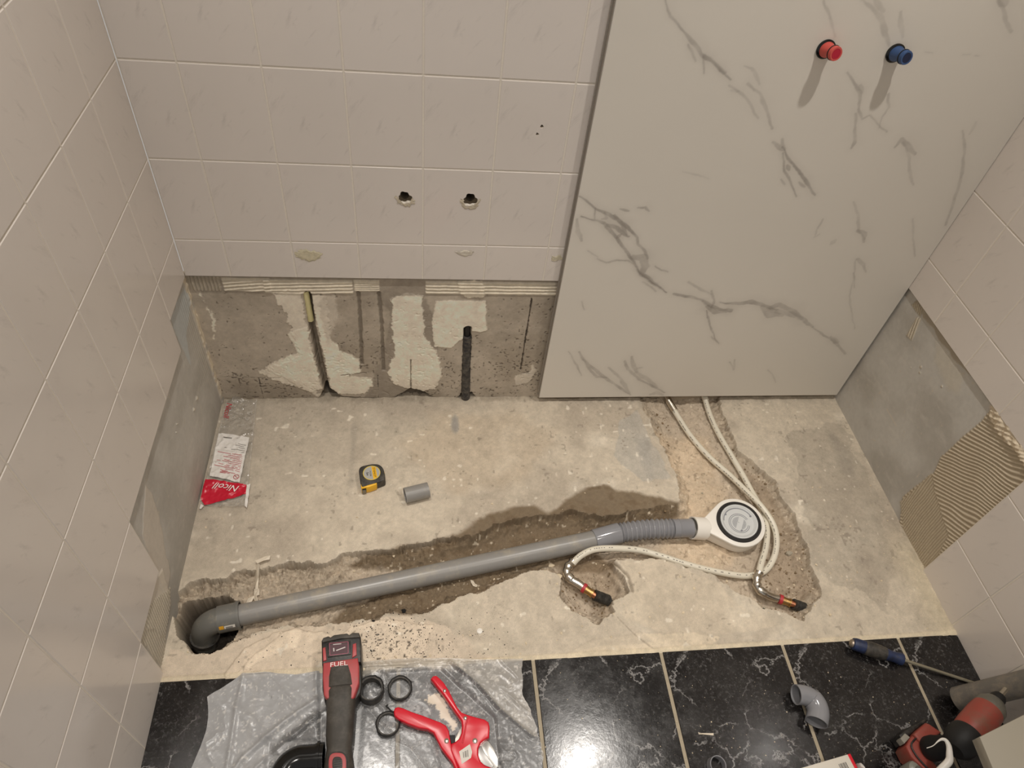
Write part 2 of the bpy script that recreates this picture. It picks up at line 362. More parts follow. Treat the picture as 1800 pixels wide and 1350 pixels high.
def PS(pts, X0): return [(lambda v: (-v.y, v.z))(px(x, y, 0, X0)) for x, y in pts]
def bare_side(left):
    X0 = -0.008 if left else W + 0.008
    umax = 0.76 if left else 0.612
    U, Z = np.meshgrid(axes(-0.01, umax, 0.0018), axes(-0.06, 0.466, 0.0018), indexing='ij')
    h = 0.0004 * fbm(U, Z, 0.05, 4, 13)
    n2 = fbm(U, Z, 0.12, 5, 15 + left); ns = fbm(U * 0.35, Z, 0.02, 4, 19)
    G1, G2 = hexc('c6c2ba'), hexc('b4afa6')
    C = mixc(G1 + 0 * U[..., None], G2, sst(n2, -0.4, 0.4)); C = mixc(C, hexc('d4cfc5'), sst(ns, 0.2, 0.7) * 0.35)
    spk = sst(vnoise(U, Z, 0.005, 61) * 0.5 + vnoise(U, Z, 0.012, 62) * 0.5, 0.80, 0.88); C = mixc(C, hexc('c9c0b0'), spk * 0.7)
    def patch(poly, col, hh, e=0.006, rough=0.01, op=1.0):
        nonlocal C, h
        d = polyd(U, Z, PS(poly, X0)) + rough * fbm(U, Z, 0.04, 5, 31); t = sst(d, 0, e); C = mixc(C, col, t * op); h = h + hh * t
        return t
    def ridgem(t, ang, pitch, amp, c1, c2, seed=5, warp=0.004):
        nonlocal C, h
        q = U * math.cos(ang) + Z * math.sin(ang) + warp * fbm(U, Z, 0.12, 2, seed)
        s = (0.5 + 0.5 * np.cos(2 * math.pi * q / pitch)) ** 1.6
        h = h + t * s * amp; C = mixc(C, c1, t * 0.8); C = mixc(C, c2, t * s * 0.9)
    if left:
        # vertical trowel streaks near the corner and pale smears
        m = sst(-U, -0.10, -0.02) * sst(Z, 0.08, 0.2)
        s = (0.5 + 0.5 * np.cos(2 * math.pi * (U + 0.004 * fbm(U, Z, .1, 2, 4)) / 0.011)); h += m * s * 0.0012; C = mixc(C, hexc('d0c8ba'), m * s * 0.6)
        m = sst(-U, -0.012, -0.004); C = mixc(C, hexc('dccfb8'), m * sst(fbm(U, Z, .03, 4, 8), -.5, .1)); h += m * 0.003 * (0.5 + vnoise(U, Z, .01, 3))
        patch([(300, 560), (322, 500), (335, 530), (328, 590), (335, 640), (312, 600)], hexc('c6cbcb'), 0, op=.7)
        patch([(255, 850), (275, 880), (290, 960), (300, 1010), (292, 1060), (270, 1000), (250, 940)], hexc('d0c6b8'), 0.001, op=.8)
        patch([(262, 1030), (285, 1000), (300, 1060), (288, 1120), (255, 1110)], hexc('d8cebe'), 0.002, op=.8)
        t = patch([(245, 1120), (262, 1060), (300, 1030), (292, 1110), (285, 1180), (255, 1140)], hexc('ccc1b0'), 0.0005, op=.5)
        ridgem(t, 0.15, 0.0075, 0.0018, hexc('b3a997'), hexc('ddd3c0'))
        for (x, y, r) in ((345, 700, .007), (340, 720, .006), (310, 745, .003), (309, 760, .003)):
            c = PS([(x, y)], X0)[0]; d = np.hypot(U - c[0], Z - c[1]) + .002 * fbm(U, Z, .006, 2, 4); k = sst(-d, -r, -r * .3); h += k * .004; C = mixc(C, hexc('c4b8a4'), k)
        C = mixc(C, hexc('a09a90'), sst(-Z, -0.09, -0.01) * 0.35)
    else:
        t = patch([(1585, 870), (1640, 830), (1655, 800), (1700, 760), (1745, 715), (1765, 725), (1800, 790), (1830, 850), (1700, 960), (1620, 1010), (1580, 930)], hexc('b3a58e'), 0.0004, rough=.006)
        t2 = patch([(1580, 880), (1640, 830), (1650, 880), (1670, 940), (1640, 1000), (1600, 1000)], hexc('8f8371'), 0, op=.0, rough=.004)
        ridgem(t * (1 - t2), -1.02, 0.0098, 0.0032, hexc('b0a28b'), hexc('d4c6ae'), 5, .02)
        ridgem(t2, 0.12, 0.0068, 0.0026, hexc('b0a28b'), hexc('cdc0a8'), 9, .008)
        # lumps of old adhesive next to the tile edge
        d = polyd(U, Z, PS([(1735, 705), (1765, 715), (1800, 770), (1835, 830), (1815, 850), (1790, 800), (1760, 770), (1745, 740)], X0)) + .012 * fbm(U, Z, 0.02, 5, 44)
        k = sst(d, 0, .01); h += k * (0.006 + 0.007 * fbm(U, Z, 0.014, 4, 45)); C = mixc(C, hexc('dccdb4'), k)
        patch([(1640, 590), (1660, 600), (1700, 660), (1690, 700), (1665, 690), (1640, 640)], hexc('cdc5b5'), 0.0006, op=.6, e=.02)
        patch([(1605, 530), (1625, 520), (1670, 580), (1700, 630), (1720, 670), (1700, 660), (1650, 600)], hexc('a89b87'), 0.0008, op=.8)
        t = patch([(1592, 590), (1612, 555), (1622, 560), (1603, 600)], hexc('bab19e'), 0, rough=.002); ridgem(t, 0.3, 0.009, 0.003, hexc('aba18f'), hexc('ddd0ba'))
        t = patch([(1600, 535), (1613, 528), (1625, 545), (1618, 560)], hexc('aba18f'), 0, rough=.002); ridgem(t, 0.5, 0.007, 0.002, hexc('a09583'), hexc('cfc3ab'))
        for (x, y, r) in ((1619, 645, .006), (1601, 646, .0025), (1617, 655, .005), (1656, 679, .003)):
            c = PS([(x, y)], X0)[0]; d = np.hypot(U - c[0], Z - c[1]) + .002 * fbm(U, Z, .006, 2, 4); k = sst(-d, -r, -r * .3); h += k * .002; C = mixc(C, hexc('c4b8a4'), k)
        d, _ = lined(U, Z, PS([(1559, 720), (1575, 748)], X0)); C = mixc(C, hexc('d0c6b6'), sst(-d, -.0022, -.001))
    Xp = X0 + h if left else X0 - h
    C = np.clip(C * (1.0 + 0.06 * fbm(U, Z, .008, 3, 71)[..., None]), 0, .85)
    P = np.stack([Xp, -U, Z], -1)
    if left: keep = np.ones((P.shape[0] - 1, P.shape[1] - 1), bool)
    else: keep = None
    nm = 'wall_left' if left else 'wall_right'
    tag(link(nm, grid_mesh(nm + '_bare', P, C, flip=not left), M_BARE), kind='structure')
bare_side(True); bare_side(False)

# ------------------------------------------------------------------ screed floor with trenches
def PF(pts, z=0.0): return [(lambda v: (v.x, v.y))(px(x, y, 2, z)) for x, y in pts]
YT = -0.777          # front edge of the screed / back edge of the black tiles
TRENCH = [(300, 1060), (318, 1035), (345, 1020), (400, 1018), (430, 1005), (470, 998), (540, 985), (575, 990), (605, 972), (640, 968), (700, 966), (760, 952), (800, 944), (840, 935), (870, 922), (905, 912),
          (960, 904), (1005, 900), (1060, 905), (1110, 900), (1150, 892), (1195, 882), (1190, 845), (1175, 800), (1150, 765), (1138, 735), (1125, 712), (1120, 690),
          (1262, 690), (1275, 740), (1300, 790), (1330, 815), (1362, 845), (1378, 880), (1398, 905), (1408, 940), (1425, 985), (1440, 1020), (1438, 1050), (1415, 1095), (1380, 1082), (1340, 1070), (1318, 1050),
          (1290, 1040), (1262, 1015), (1210, 1000), (1180, 990), (1150, 978), (1115, 985), (1085, 985), (1075, 990), (1098, 1010), (1110, 1040), (1078, 1060), (1082, 1075), (1052, 1100), (1015, 1078), (985, 1045), (985, 1018), (965, 1000),
          (935, 1000), (900, 1012), (860, 1030), (830, 1045), (790, 1058), (745, 1075), (700, 1072), (655, 1092), (600, 1098), (545, 1100), (505, 1100), (470, 1108), (430, 1120), (400, 1132), (370, 1146), (335, 1150), (318, 1120), (308, 1090)]
WET = [(612, 985), (640, 968), (690, 962), (740, 955), (790, 942), (835, 915), (862, 900), (905, 888), (940, 887), (960, 897), (975, 892), (1005, 868), (1030, 855), (1060, 850), (1085, 860), (1120, 862), (1160, 872), (1195, 880), (1200, 900), (1150, 918), (1090, 925),
       (1040, 945), (1100, 1000), (1060, 1000), (990, 990), (960, 995), (930, 1000), (890, 1018), (850, 1035), (800, 1055), (740, 1078), (650, 1085), (560, 1090), (600, 1050), (760, 1000)]
def build_floor():
    X, Y = np.meshgrid(axes(-0.01, W + 0.01, 0.0021), axes(-0.80, 0.03, 0.0021), indexing='ij')
    n1 = fbm(X, Y, 0.25, 5, 101); n2 = fbm(X, Y, 0.06, 5, 103); n3 = fbm(X, Y, 0.018, 5, 105); n4 = fbm(X, Y, 0.006, 3, 107)
    z = 0.0012 * n1 + 0.0005 * n2 + 0.0003 * n3
    A, B, D = hexc('c0b29b'), hexc('aea08b'), hexc('98897a')
    C = mixc(A + 0 * X[..., None], B, sst(n1 + 0.3 * n2, -0.25, 0.35)); C = mixc(C, hexc('9c8f7c'), sst(n2 + 0.3 * n3, 0.05, 0.7) * 0.6)
    C = mixc(C, hexc('d2c6b0'), sst(fbm(X, Y, 0.09, 5, 117), 0.15, 0.6) * 0.55)
    # cooler, duller zone at the back left
    C = mixc(C, hexc('a39786'), sst(0.55 - X * 0.6 + (Y + 0.25) * 1.0 + 0.12 * n1, 0.2, 0.6) * 0.6)
    C = mixc(C, hexc('b59f80'), sst(-polyd(X, Y, PF([(700, 780), (760, 730), (900, 720), (980, 760), (920, 850), (800, 870)])) * -1 + .03 * n2, -.02, .03) * 0.35)
    def patch(poly, col, hh=0.0, e=0.006, rough=0.008, op=1.0, inset=0.0):
        nonlocal C, z
        d = polyd(X, Y, PF(poly)) + rough * n2 + rough * 0.5 * n3; t = sst(d, -inset, e); C = mixc(C, col, t * op); z = z + hh * sst(d, -.001, .003); return t
    # pinkish plaster layers along the front edge
    patch([(255, 1215), (300, 1140), (345, 1150), (400, 1125), (470, 1105), (560, 1095), (680, 1080), (760, 1095), (830, 1130), (880, 1170), (700, 1190), (280, 1215)], hexc('c6b49c'), 0.0, rough=.016, op=.8)
    patch([(395, 1185), (430, 1140), (480, 1112), (520, 1105), (550, 1112), (570, 1108), (590, 1120), (620, 1100), (655, 1092), (690, 1090), (760, 1100), (740, 1170), (560, 1195), (400, 1200)], hexc('d2bfa5'), 0.004, rough=.006, op=.8, e=.003)
    patch([(420, 1185), (450, 1150), (500, 1110), (535, 1107), (525, 1140), (470, 1160)], hexc('dcc8ac'), 0.0025, rough=.005, op=.7)
    patch([(1000, 1150), (1040, 1120), (1180, 1110), (1270, 1118), (1250, 1140), (1000, 1162)], hexc('d2c0a2'), 0.0015, op=.7)
    patch([(930, 1000), (1045, 1000), (1090, 1080), (1150, 1130), (1000, 1150), (880, 1150), (820, 1090), (860, 1035)], hexc('b9ab95'), 0.001, op=.65)
    patch([(1085, 985), (1150, 975), (1260, 1020), (1300, 1060), (1390, 1100), (1200, 1130), (1085, 1080), (1110, 1040)], hexc('c6b69c'), 0.0, op=.5)
    patch([(1120, 720), (1180, 840), (1130, 850), (1075, 800), (1090, 740)], hexc('a5a095'), 0.0006, op=.6, rough=.012)
    patch([(1380, 760), (1480, 740), (1560, 900), (1560, 1080), (1420, 1000), (1400, 850)], hexc('a19582'), 0.0, op=.6, rough=.03)
    # grey smears and pale spots
    sp = sst(vnoise(X, Y, 0.011, 131) * 0.6 + vnoise(X, Y, 0.022, 133) * 0.4, 0.80, 0.87); C = mixc(C, hexc('e0d6c2'), sp * 0.6)
    dk = sst(vnoise(X, Y, 0.007, 135) * 0.55 + vnoise(X, Y, 0.03, 137) * 0.45, 0.79, 0.86); C = mixc(C, hexc('7d7060'), dk * 0.5)
    for (x, y, w, h_, c_, op) in ((730, 690, 60, 8, '8f8474', .5), (800, 745, 10, 28, '8c8a86', .7), (1135, 800, 22, 60, '98938a', .5), (620, 800, 10, 90, '8f8577', .4), (1480, 800, 22, 70, '8c8273', .5), (1530, 1000, 30, 70, '978a78', .5)):
        c = fl(x, y); d = np.sqrt(((X - c.x) / (w / 700)) ** 2 + ((Y - c.y) / (h_ / 560)) ** 2) + 0.5 * n2; C = mixc(C, hexc(c_), sst(-d, -1, -.3) * op)
    # plastered skirt in front of the wall base
    C = mixc(C, hexc('948874'), sst(Y + .006 * n2, -.02, 0.01) * 0.7); z += 0.004 * sst(Y + .01 * n3, -.02, .01) * (0.5 + n3)
    # trenches
    d = polyd(X, Y, PF(TRENCH)) + 0.012 * n2 + 0.007 * n3 + 0.003 * n4
    inside = sst(d, -.001, .004)
    slope = 0.022 + 0.040 * sst(-X, -0.75, -0.25) * sst(Y, -0.66, -0.58) + 0.02 * sst(X, 1.35, 1.5)
    ease = sst(X, 1.08, 1.16) * sst(-X, -1.34, -1.24) * sst(Y, -.45, -.38); slope = slope + .035 * ease; slope = slope * (1 + .5 * n2); t = np.clip(d / slope, 0, 1); stp = .35 * (1 - .75 * ease); t = stp * sst(d, 0, .003) + (1 - stp) * t * (1 + .25 * np.sin(t * 9 + 6 * n2) * (1 - t)); t = np.clip(t, 0, 1)
    depth = 0.036 + 0.014 * sst(-X, -0.8, -0.2)
    cr = polyd(X, Y, PF([(1110, 690), (1262, 690), (1310, 800), (1380, 900), (1430, 1040), (1300, 1050), (1180, 985), (1200, 900)])); depth = np.where(cr > 0, np.minimum(depth, 0.036 - 0.010 * sst(cr, 0, .03) * sst(Y, -0.45, -0.2)), depth)
    z -= t * depth; z += inside * (1 - 0.55 * t) * ((0.016 + .008 * sst(-X, -.75, -.3)) * fbm(X, Y, 0.022, 5, 141, .7)) + inside * 0.0045 * fbm(X, Y, 0.03, 4, 143) + inside * 0.0020 * n4
    rock = 1 - np.abs(fbm(X, Y * 2.2, 0.03, 4, 151)) * 2; z -= inside * (1 - t) * sst(rock, 0.75, 1) * 0.004
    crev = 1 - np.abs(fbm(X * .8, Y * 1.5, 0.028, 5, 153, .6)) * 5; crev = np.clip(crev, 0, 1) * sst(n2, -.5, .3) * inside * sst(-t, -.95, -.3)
    SAND = hexc('b3a189')
    C = mixc(C, SAND, inside * 0.85)
    C = mixc(C, hexc('a5967e'), inside * (1 - t) * 0.8)
    C = mixc(C, hexc('c9b190'), inside * sst(polyd(X, Y, PF([(1130, 740), (1250, 760), (1290, 860), (1330, 950), (1280, 1010), (1150, 965), (1190, 880)])) + .02 * n2, -.01, .04) * 0.75)
    C = mixc(C, hexc('8f7a5f'), inside * sst(polyd(X, Y, PF([(1300, 800), (1350, 840), (1400, 930), (1440, 1030), (1400, 1070), (1350, 1010), (1370, 930)])) + .012 * n2, -.006, .012) * 0.6)
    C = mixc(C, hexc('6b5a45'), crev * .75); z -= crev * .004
    wet = sst(polyd(X, Y, PF(WET)) + 0.010 * n2 + 0.004 * n3, -.003, .012)
    C = mixc(C, hexc('705d42'), wet * 0.9); C = mixc(C, hexc('5f4c33'), wet * sst(n3 + .4 * n2, -.1, .5) * 0.55)
    C = mixc(C, hexc('8d7658'), inside * sst(polyd(X, Y, PF([(800, 1045), (860, 1022), (950, 990), (1060, 965), (1200, 985), (1100, 985), (1090, 1060), (1060, 1090), (1040, 1050), (960, 1000), (850, 1050)])) + .01 * n2, -.01, .02) * 0.5)
    grain = sst(vnoise(X, Y, 0.0045, 161) * .6 + vnoise(X, Y, 0.01, 163) * .4, .70, .8); C = mixc(C, hexc('6e5d48'), inside * grain * 0.45); z += inside * grain * 0.0012
    grain2 = sst(vnoise(X, Y, 0.0045, 165) * .6 + vnoise(X, Y, 0.01, 167) * .4, .76, .86); C = mixc(C, hexc('d8c8ac'), inside * grain2 * 0.6)
    # second pit by the left fitting and the drain hole
    d2 = polyd(X, Y, PF([(990, 1015), (1015, 998), (1060, 1000), (1085, 1005), (1100, 1035), (1080, 1062), (1050, 1085), (1015, 1065)])) + .006 * n2; z -= 0.010 * sst(d2, 0, .02)
    d3 = polyd(X, Y, PF([(1330, 1030), (1380, 1020), (1430, 1030), (1428, 1065), (1405, 1085), (1350, 1072)])) + .006 * n2; z -= 0.012 * sst(d3, 0, .02)
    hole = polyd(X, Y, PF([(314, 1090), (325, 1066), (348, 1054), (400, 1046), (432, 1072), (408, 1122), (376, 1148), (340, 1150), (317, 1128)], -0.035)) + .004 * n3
    hk = sst(hole, 0, .008); z -= 0.20 * hk; C = mixc(C, hexc('1f1610'), sst(hole, -.002, .008) * 0.93)  # shade inside the pit painted in as near-black colour
    # cracks
    for pts, w_, dp, op in (([(1047, 998), (1062, 1040), (1078, 1062)], .0016, .002, .8), ([(1085, 1085), (1120, 1120), (1150, 1142)], .0012, .001, .5), ([(1082, 990), (1105, 1012), (1112, 1038)], .003, .004, .6), ([(580, 1150), (600, 1130), (625, 1110)], .0012, .002, .6), ([(1265, 960), (1300, 1000), (1320, 1060)], .001, .001, .3)):
        e, tt = lined(X, Y, PF(pts)); e = e + .003 * n3; k = sst(-e, -w_ * 2, -w_ * .3); C = mixc(C, hexc('6a5d4b'), k * op); z -= k * dp
    # black drilling dust in front
    c = fl(690, 1120); q = np.sqrt(((X - c.x) / .13) ** 2 + ((Y - c.y) / .075) ** 2); dens = sst(-q, -1.6, -.2) * .8
    v = np.maximum(vnoise(X, Y, 0.0042, 171), vnoise(X + 3, Y, 0.006, 172)); C = mixc(C, hexc('2e2721'), sst(v + 0.22 * dens, 1.0, 1.08) * 0.85)
    # lip of old grout along the tiles
    lip = sst(-np.abs(Y - YT - .004 + .002 * n2), -.010, -.004); C = mixc(C, hexc('cdbd9d'), lip * .8); z += 0.003 * lip
    rl = sst(X - W, -.10, -.01) * sst(-Y, .45, .6); C = mixc(C, hexc('c6b797'), rl * .7); z += rl * .004 * (0.4 + vnoise(X, Y, .012, 9))
    z = np.where(Y < YT - .002, np.minimum(z, -.012), z)
    C = C * 1.18; lum = C.mean(-1, keepdims=True); C = lum + (C - lum) * .80; C = np.clip(C * (1 + .16 * n3 + .12 * n4 + .10 * n2)[..., None], 0, .86)
    global FLOOR_X0, FLOOR_Y0, FLOOR_Z; FLOOR_Z = z
    P = np.stack([X, Y, z], -1)
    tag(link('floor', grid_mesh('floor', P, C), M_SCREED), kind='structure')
build_floor()
def gz(x, y):      # ground height of the screed or of the tiles
    if y < YT: return 0.0045
    n, m = FLOOR_Z.shape; i = (x + 0.01) / (W + 0.02) * (n - 1); j = (y + 0.80) / 0.83 * (m - 1)
    i = min(max(int(round(i)), 0), n - 1); j = min(max(int(round(j)), 0), m - 1); return float(FLOOR_Z[i, j])

# black floor tiles
def black_mat():
    m, nt, b = newmat('black_marbled_tile'); L = nt.links.new
    uv = N(nt, 'ShaderNodeUVMap'); tc = N(nt, 'ShaderNodeTexCoord')
    def noise(sc, det, vec, rough=.6, dist=0.0):
        n = N(nt, 'ShaderNodeTexNoise'); n.inputs['Scale'].default_value = sc; n.inputs['Detail'].default_value = det; n.inputs['Roughness'].default_value = rough; n.inputs['Distortion'].default_value = dist; L(vec, n.inputs['Vector']); return n.outputs['Fac']
    def ramp(f, *st):
        r = N(nt, 'ShaderNodeValToRGB'); e = r.color_ramp.elements
        while len(e) < len(st): e.new(0.5)
        for k, (p, v) in enumerate(st): e[k].position = p; e[k].color = (v, v, v, 1)
        L(f, r.inputs[0]); return r.outputs[0]
    def mul(a, c):
        n = N(nt, 'ShaderNodeMath', operation='MULTIPLY'); L(a, n.inputs[0])
        if isinstance(c, float): n.inputs[1].default_value = c
        else: L(c, n.inputs[1])
        return n.outputs[0]
    def mx(a, c, t):
        n = N(nt, 'ShaderNodeMix', data_type='RGBA'); L(t, n.inputs[0])
        if isinstance(a, tuple): n.inputs[6].default_value = a
        else: L(a, n.inputs[6])
        n.inputs[7].default_value = c; return n.outputs[2]
    pass
    v2 = ramp(noise(30, 9, uv.outputs[0], .92), (.53, 0), (.64, 1)); v2b = ramp(noise(4, 3, uv.outputs[0]), (.38, .25), (.62, 1)); v2 = mul(v2, v2b)
    nv = N(nt, 'ShaderNodeTexNoise'); nv.inputs['Scale'].default_value = 5; nv.inputs['Detail'].default_value = 8; nv.inputs['Roughness'].default_value = .7; L(uv.outputs[0], nv.inputs['Vector'])
    av = N(nt, 'ShaderNodeMixRGB'); av.blend_type = 'ADD'; av.inputs[0].default_value = .28; L(uv.outputs[0], av.inputs[1]); L(nv.outputs['Color'], av.inputs[2])
    vo = N(nt, 'ShaderNodeTexVoronoi', feature='DISTANCE_TO_EDGE'); vo.inputs['Scale'].default_value = 2.3; L(av.outputs[0], vo.inputs['Vector'])
    v1 = ramp(vo.outputs['Distance'], (.004, 1), (.016, 0)); msk = ramp(noise(3.5, 2, uv.outputs[0]), (.46, 0), (.56, 1))
    base = mx((0.008, 0.007, 0.007, 1), (0.20, 0.195, 0.19, 1), mul(v2, 0.9)); base = mx(base, (0.32, 0.31, 0.30, 1), mul(mul(v1, msk), 0.75))
    dust = ramp(noise(9, 9, tc.outputs['Object'], .75), (.45, 0), (.8, 1)); spk = ramp(noise(420, 2, tc.outputs['Object'], .5), (.70, 0), (.76, 1))
    base = mx(base, (0.30, 0.26, 0.21, 1), mul(dust, 0.05)); base = mx(base, (0.5, 0.45, 0.38, 1), mul(mul(spk, dust), 0.7))
    L(base, b.inputs['Base Color']); r = N(nt, 'ShaderNodeMapRange'); r.inputs[3].default_value = 0.16; r.inputs[4].default_value = 0.34; L(dust, r.inputs[0]); L(r.outputs[0], b.inputs['Roughness'])
    bp = N(nt, 'ShaderNodeBump'); bp.inputs['Strength'].default_value = .12; bp.inputs['Distance'].default_value = .001; L(noise(120, 3, tc.outputs['Object']), bp.inputs['Height']); L(bp.outputs[0], b.inputs['Normal'])
    return m
M_BLACK = black_mat(); M_FGROUT = pmat('floor_grout', 'a89c86', 0.9, var=.15, vscale=90, bump=.4)
def build_black():
    bm = bmesh.new(); uvl = bm.loops.layers.uv.new('UVMap')
    xs = [-0.105 + .3 * k for k in range(0, 8)]; ys = [YT - .3 * k for k in range(0, 5)]; g = .0042
    for i in range(len(xs) - 1):
        for j in range(len(ys) - 1):
            x0, x1 = max(xs[i] + g, 0.0), min(xs[i + 1] - g, W); y1, y0 = ys[j] - (g if j else 0), ys[j + 1] + g
            if x1 - x0 < .01: continue
            t = .0045; e = .0012
            o = [(x0, y0), (x1, y0), (x1, y1), (x0, y1)]; q = [(x0 + e, y0 + e), (x1 - e, y0 + e), (x1 - e, y1 - e), (x0 + e, y1 - e)]
            a = [bm.verts.new((*p, -.012)) for p in o]; b_ = [bm.verts.new((*p, t - .001)) for p in o]; c = [bm.verts.new((*p, t)) for p in q]
            fs = [bm.faces.new(c)]
            for k in range(4):
                r = (k + 1) % 4; fs.append(bm.faces.new((a[k], a[r], b_[r], b_[k]))); fs.append(bm.faces.new((b_[k], b_[r], c[r], c[k])))
            for f in fs:
                for l in f.loops: l[uvl].uv = ((l.vert.co.x - xs[i]) / .3 , (l.vert.co.y - ys[j]) / .3)
    f = bm.faces.new([bm.verts.new(p) for p in ((-.01, YT - .001, .002), (-.01, ys[-1], .002), (W + .01, ys[-1], .002), (W + .01, YT - .001, .002))]); f.material_index = 1
    tag(from_bm('floor', bm, [M_BLACK, M_FGROUT], smooth=False), kind='structure')
build_black()

